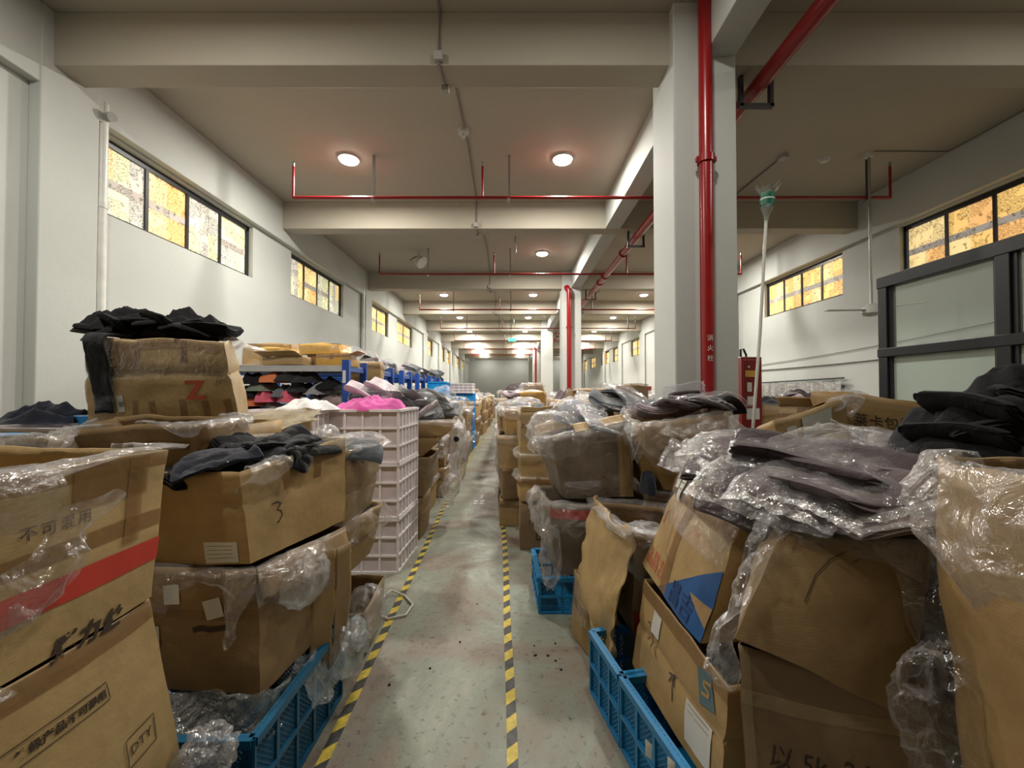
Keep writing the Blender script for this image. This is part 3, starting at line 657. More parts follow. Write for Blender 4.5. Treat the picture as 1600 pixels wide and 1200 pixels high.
def sheet(name, ctrl, mat, parent=None, nu=36, nv=36, amp=.02, fs_=6.0, seed=0.0, edge=.03, label=None, cat=None, th=0, group=None, smooth=180, tears=0):
    """loose wrinkled sheet over control points; edges wander"""
    g = grid_patch(ctrl, nu, nv); vs = []
    c = (g[nv//2][nu//2]); nrm = ((g[0][nu]-g[0][0]).cross(g[nv][0]-g[0][0])).normalized()
    for j in range(nv+1):
        for i in range(nu+1):
            p = g[j][i]; r_ = ridge(p, fs_, seed)-.5
            e = max(abs(i/nu-.5), abs(j/nv-.5))*2
            p = p + nrm*amp*r_*1.6 + noise.noise_vector(p*fs_*.9+Vector((seed, seed, 0)))*amp*.8
            if e > .85: p = p + noise.noise_vector(p*8+Vector((seed, 3, 0)))*edge*(e-.85)/.15
            vs.append(p)
    fs = []
    for j in range(nv):
        for i in range(nu):
            if tears and N3((i*.35, j*.35, seed), 1.0, seed) > .62-tears: continue
            fs.append((j*(nu+1)+i, j*(nu+1)+i+1, (j+1)*(nu+1)+i+1, (j+1)*(nu+1)+i))
    o = mesh_obj(name, vs, fs, mat, parent, smooth)
    if th: m = o.modifiers.new('thickness', 'SOLIDIFY'); m.thickness = th; m.offset = -1
    if label: tag(o, label, cat, group)
    return o
def heap(name, c, rx, ry, h, mat, parent=None, seed=0.0, amp=.05, fs_=5.0, label=None, cat=None, group=None, n_=30, rot=0, base=0.0, tilt=(0, 0), pw=2.6):
    """soft folded cloth heap: closed dome with creases"""
    c = V3(c); vs = []; fs = []; nr = n_; na = int(n_*2)
    for j in range(nr+1):
        r_ = j/nr
        for i in range(na):
            a = 2*pi*i/na; w_ = 1+.18*N3((cos(a)*1.3, sin(a)*1.3, seed), 1.0, seed)
            x, y = rx*r_*cos(a)*w_, ry*r_*sin(a)*w_
            z = h*(1-r_**pw)
            fold = (ridge((x, y, seed), fs_, seed)-.45)*amp*(1-r_**6)*1.3 + amp*.5*sin((x*cos(seed)+y*sin(seed))*fs_*6+4*N3((x, y, 0), 4, seed))*(1-r_**8)
            z = max(0, z+fold)
            X, Y = x*cos(rot)-y*sin(rot), x*sin(rot)+y*cos(rot)
            vs.append(c+Vector((X, Y, z+base+X*tilt[0]+Y*tilt[1])))
    for j in range(nr):
        for i in range(na): fs.append((j*na+i, (j+1)*na+i, (j+1)*na+(i+1) % na, j*na+(i+1) % na))
    fs.append(tuple(reversed([nr*na+i for i in range(na)])))
    o = mesh_obj(name, vs, fs, mat, parent, 75)
    if label: tag(o, label, cat, group)
    return o
# folded garment: a soft slab whose edge shows the folded layers
SLABS = {}
def slab_mesh(kind, L_=.36, W_=.26, T_=.05, layers=4, bend=.0, seed=0.0, n_=14):
    vs = []; fs = []; prof = []
    K = layers*4
    for i in range(K+1):
        t = i/K; a = -pi/2+pi*t
        r_ = T_/2; z = -r_+T_*t
        bulge_ = .012*abs(sin(pi*t*layers))
        prof.append((W_/2-.015+bulge_+.012*cos(a), z))
    left = [(-x, z) for x, z in reversed(prof)]
    top_n = 6
    ring = prof + [(lerp(prof[-1][0], left[0][0], i/top_n), T_/2) for i in range(1, top_n)] + left + [(lerp(left[-1][0], prof[0][0], i/top_n), -T_/2) for i in range(1, top_n)]
    m = len(ring)
    for j in range(n_+1):
        t = j/n_; y = (t-.5)*L_; sc_ = 1.0 if 0 < j < n_ else .93; sq = min(1, .35+min(t, 1-t)*9)
        for x, z in ring:
            xx = x*sc_*(1+.06*N3((y*6, z*30, seed), 1, seed)); 
            zz = z*sq + bend*(-(y/L_*2)**2)*.1*10*.5 + .012*N3((x*7, y*7, seed), 1, seed) - abs(bend)*.3*(x/W_*2)**2*.3
            yy = y + .012*N3((x*6, z*40, seed), 1, seed+3)
            vs.append((xx, yy, zz))
    for j in range(n_):
        for i in range(m): fs.append((j*m+i, j*m+(i+1) % m, (j+1)*m+(i+1) % m, (j+1)*m+i))
    fs.append(tuple(reversed(range(m)))); fs.append(tuple(n_*m+i for i in range(m)))
    me = bpy.data.meshes.new('folded_garment'); me.from_pydata(vs, [], [tuple(reversed(f)) for f in fs]); me.update()
    me.polygons.foreach_set('use_smooth', [True]*len(me.polygons)); me.set_sharp_from_angle(angle=R(70))
    return me
def slab(mat, v=0):
    k = (mat, v)
    if k not in SLABS:
        me = slab_mesh(0, [.36, .42, .34][v % 3], [.27, .24, .30][v % 3], [.045, .035, .06][v % 3], [3, 2, 4][v % 3], [.06, .14, -.1, .2][v % 4], v*3.3)
        me.materials.append(M[mat]); SLABS[k] = me
    return SLABS[k]
def garment(mat, loc, rx=0, ry=0, rz=0, s=1.0, v=0, parent=None, name='folded_garment'):
    o = bpy.data.objects.new(name, slab(mat, v)); COL.objects.link(o); o.location = loc; o.rotation_euler = (rx, ry, rz); o.scale = (s, s, s)
    if parent: put_under(o, parent)
    return o
BAGS = {}
def bag_mesh(v):
    """puffy clear bag with a flat sealed tail, sized for one folded garment"""
    if v in BAGS: return BAGS[v]
    vs = []; fs = []; nu, nv = 20, 24; L_, W_, T_ = .50, .34, .085
    for side in (1, -1):
        for j in range(nv+1):
            for i in range(nu+1):
                x = (i/nu-.5); y = (j/nv-.5)
                body = max(0, 1-(abs(x)*2)**3)*max(0, 1-(abs(y+.08)*2.1)**4 if abs(y+.08)*2.1 < 1 else 0)
                q = Vector((x*W_*(1-.12*abs(y)), y*L_, 0))
                z = side*(T_/2*body+.002) + .016*N3((x*5, y*5, v), 1, v*2.0)+.014*(ridge((x, y, 0), 5, v)-.5)*(1 if side > 0 else .3)
                z -= .10*(y*1.6)**2 if v % 2 else -.05*(y*1.5)**3
                vs.append((q.x+.01*N3((x*9, y*9, 1), 1, v), q.y+.012*N3((x*9, y*9, 5), 1, v), z))
    n1 = (nu+1)*(nv+1)
    for b, rev in ((0, 0), (n1, 1)):
        for j in range(nv):
            for i in range(nu):
                f = (b+j*(nu+1)+i, b+j*(nu+1)+i+1, b+(j+1)*(nu+1)+i+1, b+(j+1)*(nu+1)+i); fs.append(tuple(reversed(f)) if rev else f)
    me = bpy.data.meshes.new('clear_bag'); me.from_pydata(vs, [], fs); me.update(); me.polygons.foreach_set('use_smooth', [True]*len(me.polygons))
    me.materials.append(M['bagfilm']); me.materials.append(M['hem']); BAGS[v] = me
    for pl in me.polygons:
        q = pl.index % (nu*nv); i, j = q % nu, q//nu
        if pl.index < nu*nv and (i in (0, nu-1) or j in (0, nv-1)): pl.material_index = 1
    return me
def bagged(mat, loc, rx=0, ry=0, rz=0, s=1.0, v=0, label='', group=None, film_=None):
    root = empty('bagged_garment', loc, label, 'clothes', group)
    root.rotation_euler = (rx, ry, rz); root.scale = (s, s, s)
    g = bpy.data.objects.new('folded_garment', slab(mat, v)); COL.objects.link(g); g.parent = root; g.location = (0, -.03, 0)
    b = bpy.data.objects.new('plastic_bag', bag_mesh(v % 4)); COL.objects.link(b); b.parent = root
    return root
def bundle(c, mats, n_, label, rz=0, fan=.25, s=1.0, v=0, group=None, wrap=True, tilt=0.0, seed=1):
    """tied bundle of folded garments splayed like a fan, in a clear bag"""
    rr = random.Random(seed); root = empty('garment_bundle', V3(c), label, 'clothes', group, 0)
    z = 0
    for i in range(n_):
        a = (i-(n_-1)/2)*fan
        g = bpy.data.objects.new('folded_garment', slab(rr.choice(mats), v+i % 2)); COL.objects.link(g); g.parent = root
        g.location = (rr.uniform(-.02, .02)-.03*i*sin(rz), rr.uniform(-.02, .02), .03+.036*i*s)
        g.rotation_euler = (tilt+a*.35, a, rz+rr.uniform(-.12, .12)); g.scale = (s*rr.uniform(.9, 1.05),)*3
    if wrap:
        h = .04*n_*s+.05
        o = heap('plastic_bag', X(0, 0, 0), .22*s, .22*s, h, 'film', None, seed*1.3, .03, 6.0, n_=12)
        o.parent = root; o.rotation_euler = (0, 0, rz)
    return root
def puff(name, c, rx, ry, rz_, mat, label=None, seed=0.0, parent=None, cat='plastic bag', amp=.25, n_=18, group=None):
    """crumpled ball of film"""
    c = V3(c); vs = []; fs = []; na = n_*2
    for j in range(n_+1):
        th = pi*j/n_
        for i in range(na):
            a = 2*pi*i/na; d = Vector((sin(th)*cos(a), sin(th)*sin(a), cos(th)))
            r_ = 1+amp*(ridge(d, 1.8, seed)-.45)*1.6+amp*.5*N3(d, 4.5, seed)
            vs.append(c+Vector((d.x*rx*r_, d.y*ry*r_, d.z*rz_*r_)))
    for j in range(n_):
        for i in range(na): fs.append((j*na+i, (j+1)*na+i, (j+1)*na+(i+1) % na, j*na+(i+1) % na))
    o = mesh_obj(name, vs, fs, mat, parent, 180)
    if label: tag(o, label, cat, group)
    return o
def crate(name, label, o3, ux, uy, h, mat, cols, rows, lattice=True, sides=(0, 1, 2, 3), fill=None, cat='crate', group=None, rim=.03, ncx=None):
    """plastic crate: o3 near-left floor corner, ux and uy edge vectors"""
    o3 = Vector(o3); ux = Vector(ux); uy = Vector(uy); up = Vector((0, 0, h))
    root = empty(name, o3, label, cat, group)
    cs = [o3, o3+ux, o3+ux+uy, o3+uy]
    for k in sides:
        a, b = cs[k], cs[(k+1) % 4]; e = b-a; ln = e.length; ed = e.normalized(); nr = ed.cross(Vector((0, 0, 1)))
        nc = cols if k % 2 else (ncx or max(2, int(cols*ux.length/uy.length)))
        rb = MB()
        if not lattice: MB().bar(a+up*.5-nr*.006, b+up*.5-nr*.006, .006, h-.01).build('crate_panel', 'whitepanel' if mat == 'whitecrate' else mat, root)
        for j in range(rows+1):
            z = up*(j/rows); wd = rim if j == rows else .016
            rb.bar(a+z*(1-.0)+nr*.0+Vector((0, 0, -wd/2 if j else wd/2)), b+z+Vector((0, 0, -wd/2 if j else wd/2)), .022 if j != rows else .034, wd)
        for i in range(nc+1):
            p = a+e*(i/nc); rb.bar(p+Vector((0, 0, .004)), p+up-Vector((0, 0, .004)), .02, .013, up=nr)
        rb.build('crate_side', mat, root)
        if lattice:
            lt = MB(); d = .022
            for sg in (1, -1):
                m_ = int((ln+h)/d)
                for i in range(m_):
                    s0 = i*d - (h if sg > 0 else 0)
                    p0 = Vector((s0, 0)); p1 = Vector((s0+h*sg, h))
                    x0, z0, x1, z1 = s0, 0, s0+h*sg, h
                    if sg < 0: x0, x1 = s0, s0-h
                    dx = (x1-x0)/h
                    zz0, zz1 = 0, h
                    for X in (0, ln):
                        zc = (X-x0)/dx
                        if dx > 0: zz0 = max(zz0, zc) if X == 0 else zz0; zz1 = min(zz1, zc) if X == ln else zz1
                        else: zz1 = min(zz1, zc) if X == 0 else zz1; zz0 = max(zz0, zc) if X == ln else zz0
                    if zz1-zz0 < .01: continue
                    pa = a+ed*(x0+dx*zz0)+Vector((0, 0, zz0))-nr*.004; pb = a+ed*(x0+dx*zz1)+Vector((0, 0, zz1))-nr*.004
                    lt.bar(pa, pb, .004, .005, up=nr)
            tag(lt.build('lattice_panel', mat, root), kind='stuff')
    MB().add([c+Vector((0, 0, .012)) for c in cs]+[c+Vector((0, 0, .002)) for c in cs], [(0, 1, 2, 3), (7, 6, 5, 4), (0, 4, 5, 1), (1, 5, 6, 2), (2, 6, 7, 3), (3, 7, 4, 0)]).build('crate_base', mat, root)
    return root
def std_carton(label, cx, cy, z0, w_, d_, h, yaw=0, mat=None, lean=(0, 0), grow=1.0, bulge=.025, crumple=.015, seed=1, res=8, name='cardboard_box', group=None, tapes=True, closed=False, liner=0, fill=None, flaps=(), cat='box', text=None, linermat='film'):
    """upright carton from centre, size and lean"""
    c_, s_ = cos(yaw), sin(yaw)
    def cor(z, k, ox, oy): return [Vector((cx+ox+(x*c_-y*s_)*k, cy+oy+(x*s_+y*c_)*k, z)) for x, y in ((-w_/2, -d_/2), (w_/2, -d_/2), (w_/2, d_/2), (-w_/2, d_/2))]
    b = Carton(cor(z0, 1, 0, 0), cor(z0+h, grow, lean[0], lean[1]), bulge, crumple, seed)
    rr = random.Random(seed)
    mat = mat or rr.choice(CARDS)
    root = empty(name, (cx, cy, z0), label, cat, group)
    b.body('box_body', mat, root, res, res)
    if closed:
        g = [[b.t[0], b.t[1]], [b.t[3], b.t[2]]]
        sheet('lid', [[b.t[0], b.t[0].lerp(b.t[1], .5), b.t[1]], [b.t[0].lerp(b.t[3], .5), (b.t[0]+b.t[1]+b.t[2]+b.t[3])/4+Vector((0, 0, .03)), b.t[1].lerp(b.t[2], .5)], [b.t[3], b.t[3].lerp(b.t[2], .5), b.t[2]]], mat, root, 8, 8, .006, 5, seed, 0)
    if tapes:
        tm = rr.choice(['tape', 'tapeclear', 'tape'])
        for k in (0, 1, 3):
            vv = rr.uniform(.55, .85)
            b.patch('packing_tape', k, 0, vv, 1, vv+.05/h, tm, nu=res)
            if rr.random() < .6: uu = rr.uniform(.25, .6); b.patch('packing_tape', k, uu, .55, uu+.05/b.wd[k], 1.0, tm, nu=2, nv=6)
    if res > 4 and rr.random() < .5:
        for k in (0, 1, 3): b.patch('shrink_film', k, 0, rr.uniform(0, .5), 1, 1, 'filmwrap', off=.008, nu=res, nv=res//2)
    if text:
        k, tx, sz, u, v, inkm = text; b.text('printed_text', k, tx, sz, u, v, inkm)
    if fill:
        cc = (b.t[0]+b.t[1]+b.t[2]+b.t[3])/4
        heap('contents', cc-Vector((0, 0, .12)), w_*.47*grow, d_*.47*grow, .16, fill, root, seed, .05, 6, n_=14, rot=yaw)
    for fl in flaps: b.flap(fl[0], fl[1], fl[2], mat, seed=seed)
    if liner: b.liner(0, 4, liner, .10, linermat, seed, n_=44, mt=8)
    b.root = root
    return b
# ================================================================== LEFT FOREGROUND
def box8(name, label, bot, top, mat, cat='box', **kw):
    nu = kw.pop('nu', 16); nv = kw.pop('nv', 14); group = kw.pop('group', None)
    b = Carton(bot, top, **kw); root = empty(name, b.b[0], label, cat, group); b.body('box_body', mat, root, nu, nv); return b
X = lambda x, y, z: Vector((x, y, z))
# A: stacked pair at the left edge, aisle faces towards us
A2 = box8('cardboard_box', 'lower big carton at the left edge, printed DTY in a frame',
          [X(-1.72, .50, .36), X(-1.10, .50, .36), X(-1.085, 1.42, .36), X(-1.74, 1.42, .36)],
          [X(-1.74, .50, .965), X(-1.11, .50, .955), X(-1.10, 1.30, .97), X(-1.74, 1.31, .97)], 'card2', bulge=.025, crumple=.012, seed=3.1)
A1 = box8('cardboard_box', 'upper big carton at the left edge with a broad red stripe',
          [X(-1.74, .50, .98), X(-1.11, .50, .965), X(-1.10, 1.30, .975), X(-1.74, 1.30, .98)],
          [X(-1.76, .50, 1.43), X(-1.13, .50, 1.41), X(-1.10, 1.35, 1.417), X(-1.76, 1.36, 1.43)], 'card2', bulge=.02, crumple=.010, seed=5.2)
A1.patch('red_stripe', 1, 0, .265, 1, .415, 'stripe_red', nu=18)
A1.patch('packing_tape', 1, 0, .90, 1, 1.0, 'tape', off=.002, nu=18)
A1.patch('packing_tape', 1, .66, .74, .92, .98, 'tape', off=.0035, nu=6)
A1.patch('packing_tape', 1, 0, .50, 1, .60, 'tape', off=.002, nu=18)
A1.patch('packing_tape', 1, .84, .45, .90, .98, 'tape', off=.005, nu=4, nv=8)
A1.text('printed_text', 1, '不可混用', .036, .53, .67, 'ink', spacing=1.25)
A1.text('printed_text', 1, '弹力丝', .058, .63, -.03, 'ink', spacing=1.25, bold=.003, shear=.2)
A1.liner(1.0, 2.25, .035, .14, 'filmthick', 2.0, puff=.035, mt=14)
A1.liner(.95, 1.58, .12, .05, 'film', 7.0, puff=.04, name='plastic_liner')
sheet('torn_film', [[A1.S(1, .60, .70, .01), A1.S(1, .66, .80, .05), A1.S(1, .70, .66, .01)], [A1.S(1, .57, .58, .02), A1.S(1, .62, .60, .07), A1.S(1, .69, .50, .03)], [A1.S(1, .40, .50, .01), A1.S(1, .56, .40, .05), A1.S(1, .66, .36, .02)], [A1.S(1, .30, .49, .01), A1.S(1, .46, .16, .03), A1.S(1, .50, .40, .01)]], 'filmthick', A1.root, 26, 26, .035, 9, 4.0, .05)
b = A2
b.patch('packing_tape', 1, 0, .90, 1, 1.0, 'tape', off=.002, nu=18)
def frame_line(b, k, u0, v0, u1, v1, w_, mat):
    b.line('printed_frame', k, [(u0, v0), (u1, v0), (u1, v1), (u0, v1), (u0, v0)], w_, mat, off=.003)
frame_line(b, 1, .40, .69, .775, .775, .003, 'ink')
b.text('printed_text', 1, '等级产品不可混用', .0262, .522, .715, 'ink', spacing=1.02, bold=.001)
frame_line(b, 1, .80, .30, .915, .44, .003, 'ink')
b.text('printed_text', 1, 'DTY', .040, .812, .35, 'ink')
b.liner(1.0, 1.5, .03, .02, 'filmthick', 3.3, puff=.02, v=1.0)
# neighbours behind the left edge pair
H1 = box8('cardboard_box', 'dark open carton at the left edge behind the striped one',
          [X(-2.55, 1.62, .9), X(-1.80, 1.56, .9), X(-1.80, 2.0, .9), X(-2.6, 2.05, .9)],
          [(-60, 690, 1.62), (76, 684, 1.56), (110, 672, 1.95), (-60, 668, 2.0)], 'cardgrey', bulge=.01, seed=8)
H1.liner(0.2, 1.9, .05, .1, 'film', 9.0)
F1 = box8('cardboard_box', 'wide low carton with torn top edge under the tall taped carton',
          [X(-2.12, 2.02, 1.05), X(-1.53, 1.98, 1.05), X(-1.30, 2.30, 1.05), X(-1.95, 2.42, 1.05)],
          [(112, 672, 2.02), (298, 661, 1.98), (388, 650, 2.3), (180, 652, 2.42)], 'card3', bulge=.02, crumple=.02, seed=9)
F1.patch('packing_tape', 0, 0, .70, 1, .80, 'tape', nu=14); F1.patch('packing_tape', 1, .1, .2, .25, 1, 'tape', nu=3, nv=8)
F1.liner(.6, 2.2, .07, .10, 'filmthick', 11.0, puff=.05, rag=1.2)
F1.liner(3.5, 4.35, .04, .10, 'filmthick', 12.0, puff=.04)
b0 = box8('cardboard_box', 'plain carton under the wide low carton, mostly hidden', [X(-2.1, 2.0, .5), X(-1.45, 1.98, .5), X(-1.3, 2.42, .5), X(-2.0, 2.42, .5)],
          [X(-2.1, 2.0, 1.04), X(-1.5, 1.96, 1.04), X(-1.3, 2.42, 1.04), X(-2.0, 2.42, 1.04)], 'card1', seed=10, nu=8, nv=8)
# white crate and blue tub behind
crate('plastic_crate', 'white plastic crate with a plain wall at the left edge behind the cartons', P(-60, 675, 2.25)-Vector((0, 0, .28)), (.62, 0, 0), (0, .45, 0), .30, 'whitecrate', 4, 2, lattice=False)
t = empty('plastic_tub', P(100, 690, 2.5), 'blue plastic tub between the white crate and the tall taped carton', 'tub')
p0 = P(100, 650, 2.6); p1 = P(205, 650, 2.6)
MB().tube([Vector(((p0.x+p1.x)/2, 2.78, p0.z-.22)), Vector(((p0.x+p1.x)/2, 2.78, p0.z-.02)), Vector(((p0.x+p1.x)/2, 2.78, p0.z))], [.17, .22, .235], 20).build('tub_body', 'bluebright', t, 50)
heap('clothes_pile', P(75, 660, 2.7), .27, .2, .09, 'navy', None, 21, .05, 6, 'dark clothes lying on the white crate at the left edge', 'clothes', pw=1.6)
tag(MB().box((-2.42, 1.72, 1.415), (-2.12, 1.86, 1.42)).build('plastic_board', 'bluebright', None, bevel=.002), 'pale blue plastic board lying on the dark open carton at the left edge', 'board')
# E: tall taped carton crowned with black clothes
E = box8('cardboard_box', 'tall taped carton crowned with black clothes, marked with a red Z',
         [(136, 663, 2.45), (371, 652, 2.45), (385, 640, 3.0), (170, 645, 3.0)],
         [(132, 528, 2.45), (352, 533, 2.45), (360, 538, 3.0), (165, 530, 3.0)], 'card2', bulge=.035, crumple=.02, seed=13, levels=[.58])
E.patch('shrink_film', 0, 0, .50, 1, 1, 'filmwrap', off=.009, nu=16, nv=8)
E.patch('packing_tape', 0, 0, .56, 1, .64, 'tapeclear', nu=16); E.patch('packing_tape', 0, .40, .86, 1, .99, 'tape', nu=12)
E.patch('packing_tape', 0, .70, .70, .745, .98, 'tapedark', nu=3, nv=6); E.patch('packing_tape', 0, .02, .62, .42, .97, 'tape', nu=6, nv=6)
for u in (.34, .46, .66, .80, .93): E.patch('packing_tape', 0, u, 0, u+.045, .24+.03*sin(u*20), 'tape', nu=2, nv=4)
E.text('printed_text', 0, 'Z', .15, .715, .26, 'redink', bold=.006)
E.strokes('handwriting', 0, [[(0, 0), (.25, .8), (.45, .3), (.6, 1), (1, .5)]], .004, 'faintink', .9, .40, .06, .06)
E.patch('shipping_label', 0, .23, .13, .28, .32, 'paper', nu=3); E.strokes('printed_lines', 0, [[(.2, y), (.8, y)] for y in (.3, .38, .46, .54)], .004, 'ink', .235, .14, .045, .09)
E.liner(1.2, 2.3, .06, .04, 'film', 14.0, puff=.02)
# black clothes on E: draped and hanging over the corner
zt = E.t[0].z
for i, (px, py, rx, ry, hh, mm, lab) in enumerate((
        (205, 522, .30, .26, .12, 'black', 'dark green-black clothes heaped on the left half of the tall taped carton'),
        (300, 526, .26, .24, .13, 'black', 'black pleated clothes heaped on the right half of the tall taped carton'))):
    heap('clothes_pile', P(px, py, 2.72), rx, ry, hh, mm, None, 31+i*5, .06, 6.5, lab, 'clothes', n_=30, pw=1.8)
rr = random.Random(5)
for i in range(9):
    g = garment('black', P(165+i*21, 514-8*sin(i*.5)+rr.uniform(-3, 3), 2.62), rr.uniform(-.25, .1), rr.uniform(-.3, .3), rr.uniform(-.6, .6), .8, i % 3)
    tag(g, 'black folded garment on the tall taped carton, %s' % ['leftmost over its corner', 'second from its left corner', 'third from its left corner', 'fourth from its left corner', 'middle of the heap', 'just right of the middle', 'third from its right corner', 'second from its right corner', 'rightmost over its corner'][i], 'clothes', 'black garments on the tall taped carton')
sheet('trouser_leg', [[E.S(0, .06, .97, .02)+Vector((0, .12, .03)), E.S(0, .22, .99, .02)+Vector((0, .12, .03))], [E.S(0, .06, .98, .05), E.S(0, .21, .99, .05)], [E.S(0, .07, .72, .03), E.S(0, .22, .72, .03)],
      [E.S(0, .09, .36, .03), E.S(0, .22, .36, .02)], [E.S(0, .12, .10, .03), E.S(0, .22, .13, .02)]], 'charcoal', None, 12, 26, .012, 7, 3, .01, 'dark grey trouser leg hanging down the front of the tall taped carton', 'clothes', th=.014)
# B: carton marked 3
B = box8('cardboard_box', 'open carton with a handwritten 3 and dark clothes inside',
         [X(-1.66, 1.86, .86), X(-1.055, 1.72, .905), X(-.94, 2.38, .88), X(-1.5, 2.5, .86)],
         [X(-1.74, 1.90, 1.25), P(372, 738, 1.75), P(539, 683, 2.40), X(-1.52, 2.5, 1.33)], 'card0', bulge=.012, crumple=.008, seed=15, levels=[.62])
B.patch('packing_tape', 1, .0, .60, 1, .64, 'tapeclear', nu=14)
B.patch('packing_tape', 1, .30, .66, .38, .95, 'tape', nu=3, nv=6, rot=.35); B.patch('packing_tape', 1, .62, .62, .70, 1, 'tape', nu=3, nv=6); B.patch('packing_tape', 1, .66, .80, .96, .88, 'tape', nu=6)
B.patch('packing_tape', 1, .06, .60, .3, .95, 'tapeclear', nu=6, nv=6)
B.strokes('handwriting', 1, [[(0, .95), (.5, 1), (.95, .85), (.5, .6), (.9, .5), (1, .25), (.6, 0), (.4, .05)]], .006, 'ink', .20, .32, .055, .10)
B.patch('shipping_label', 0, .66, .02, .92, .24, 'paper', nu=4); B.strokes('printed_lines', 0, [[(.05, y), (.95, y)] for y in (.2, .4, .6, .8)], .002, 'faintink', .67, .03, .14, .09)
B.liner(1.03, 1.30, .13, .10, 'filmthick', 16.0, puff=.07, rag=.9, n_=20)
B.liner(1.78, 3.3, .06, .12, 'filmthick', 17.0, puff=.05)
B.liner(2.6, 3.9, .02, .10, 'film', 18.0, puff=.03)
cB = (B.t[0]+B.t[1]+B.t[2]+B.t[3])/4
heap('clothes_pile', cB-Vector((.02, .0, .10)), .30, .30, .14, 'black', None, 41, .06, 5.0, 'black clothes filling the carton marked 3', 'clothes', pw=3)
for i, (a, b_, c_, m_, lab) in enumerate((
        ([(258, 745, 1.80), (300, 715, 1.95), (370, 700, 2.05)], [(270, 752, 1.72), (330, 738, 1.76), (410, 712, 1.85)], None, 'navy', 'flat dark blue garment lying across the carton marked 3'),
        ([(370, 702, 2.0), (400, 690, 2.15), (440, 682, 2.3)], [(430, 722, 1.92), (455, 700, 2.05), (505, 684, 2.25)], None, 'charcoal', 'dark folded garment with a sleeve at the far end of the carton marked 3'))):
    mid = [P(*[(x+y)/2 for x, y in zip(p, q)])+Vector((0, 0, .035)) for p, q in zip(a, b_)]
    sheet('draped_garment', [a, mid, b_], m_, None, 30, 20, .03, 5.5, 50+i, .02, lab, 'clothes', th=.014)
sheet('draped_garment', [[(428, 715, 1.93), (455, 700, 2.0), (500, 692, 2.15)], [B.S(1, .40, 1.04, .02), B.S(1, .48, 1.05, .03), B.S(1, .58, 1.05, .02)], [B.S(1, .40, .86, .02), B.S(1, .47, .76, .03), B.S(1, .58, .88, .02)]],
      'charcoal', None, 18, 18, .028, 8, 55, .02, 'dark sleeve flopping over the front of the carton marked 3', 'clothes', th=.012)
for i, (px, py, Y, rx, ry, rz, mm, lab) in enumerate(((290, 738, 1.95, .1, .1, 1.2, 'black', 'folded black garment at the left end of the carton marked 3'), (345, 724, 2.05, .1, -.1, .9, 'charcoal', 'folded charcoal garment in the middle of the carton marked 3'),
        (405, 706, 2.10, .05, .15, 1.1, 'black', 'folded black garment peeking beside the dark sleeve'), (470, 692, 2.25, .1, .1, 1.3, 'charcoal', 'folded charcoal garment at the far end of the carton marked 3'), (568, 690, 2.75, .1, .2, .4, 'slate', 'slate folded garment on the bulging taped carton'))):
    tag(garment(mm, P(px, py, Y), rx, ry, rz, .95, i % 3), lab, 'clothes')
sheet('plastic_sheet', [[(400, 690, 2.35), (450, 676, 2.45), (520, 668, 2.55)], [(392, 702, 2.2), (450, 684, 2.3), (515, 678, 2.4)]], 'filmthick', None, 24, 10, .02, 9, 57, .03, 'clear film lying behind the dark clothes of the carton marked 3', 'plastic sheet')
puff('plastic_bag', P(565, 686, 2.7), .13, .14, .045, 'filmthick', 'clear bag over dark clothes on the bulging taped carton', 58)
puff('plastic_bag', P(512, 678, 2.42), .06, .07, .05, 'filmthick', 'white plastic tuft at the far corner of the carton marked 3', 59)
# C: dark carton under B, in plastic
C = box8('cardboard_box', 'dark brown carton with paper labels under the carton marked 3',
         [X(-1.50, 1.74, .41), P(408, 1083, 1.68), P(528, 962, 2.3), X(-1.45, 2.4, .41)],
         [X(-1.62, 1.80, .86), P(400, 888, 1.72), P(538, 822, 2.36), X(-1.48, 2.45, .86)], 'card3', bulge=.02, crumple=.012, seed=19)
C.patch('packing_tape', 0, 0, .58, 1, .66, 'tape', nu=12)
for (u, v, r_) in ((.62, .60, .25), (.12, .36, 0), (.30, .70, .1)): C.patch('paper_label', 0, u, v, u+.13, v+.15, 'paper', off=.006, nu=3, rot=r_)
C.strokes('scuff_mark', 0, [[(0, 0), (.3, .2), (.5, .1), (1, .3)]], .02, 'ink', .52, .50, .14, .05)
C.flap(1, 165, .13, 'card1', seed=4, vtop=.97)
for i, (q, lab) in enumerate(((C.liner(0.0, 1.0, .12, .02, 'filmthin', 20.0, puff=.03, rag=.8, v=.98), 0), (C.liner(1.0, 1.75, .22, .02, 'filmthick', 22.0, puff=.05, rag=.5, v=.98), 0))): pass
sheet('hanging_film', [[C.S(0, .86, .98, .02), C.S(0, .96, 1, .03), C.S(1, .02, 1, .03)], [C.S(0, .82, .70, .05), C.S(0, .90, .70, .06), C.S(0, .96, .72, .05)], [C.S(0, .76, .42, .03), C.S(0, .80, .36, .04), C.S(0, .84, .44, .03)]], 'filmthick', C.root, 12, 26, .02, 9, 23, .02)
puff('plastic_bag', C.S(1, .35, .72, .05), .07, .16, .09, 'filmthick', 'crumpled milky plastic bag bulging beside the dark brown carton under the 3', 24)
# vertical torn flap piece and plastic beneath G
for k, (a, lab) in enumerate((([[(492, 868, 2.05), (524, 856, 2.12)], [(487, 950, 2.03), (521, 950, 2.1)], [(480, 1036, 2.0), (516, 1046, 2.08)]], 'fl'), ([[(524, 856, 2.12), (548, 845, 2.24)], [(521, 950, 2.1), (548, 920, 2.22)], [(516, 1046, 2.08), (543, 985, 2.2)]], 'fr'))):
    if k == 0: tf = empty('torn_cardboard', P(500, 1040, 2.05), 'folded strip of torn cardboard standing beside the dark brown carton', 'cardboard')
    sheet('cardboard_panel', a, 'card3' if k else 'card1', tf, 8, 14, .006, 5, 25+k, .01, th=.006, smooth=40)
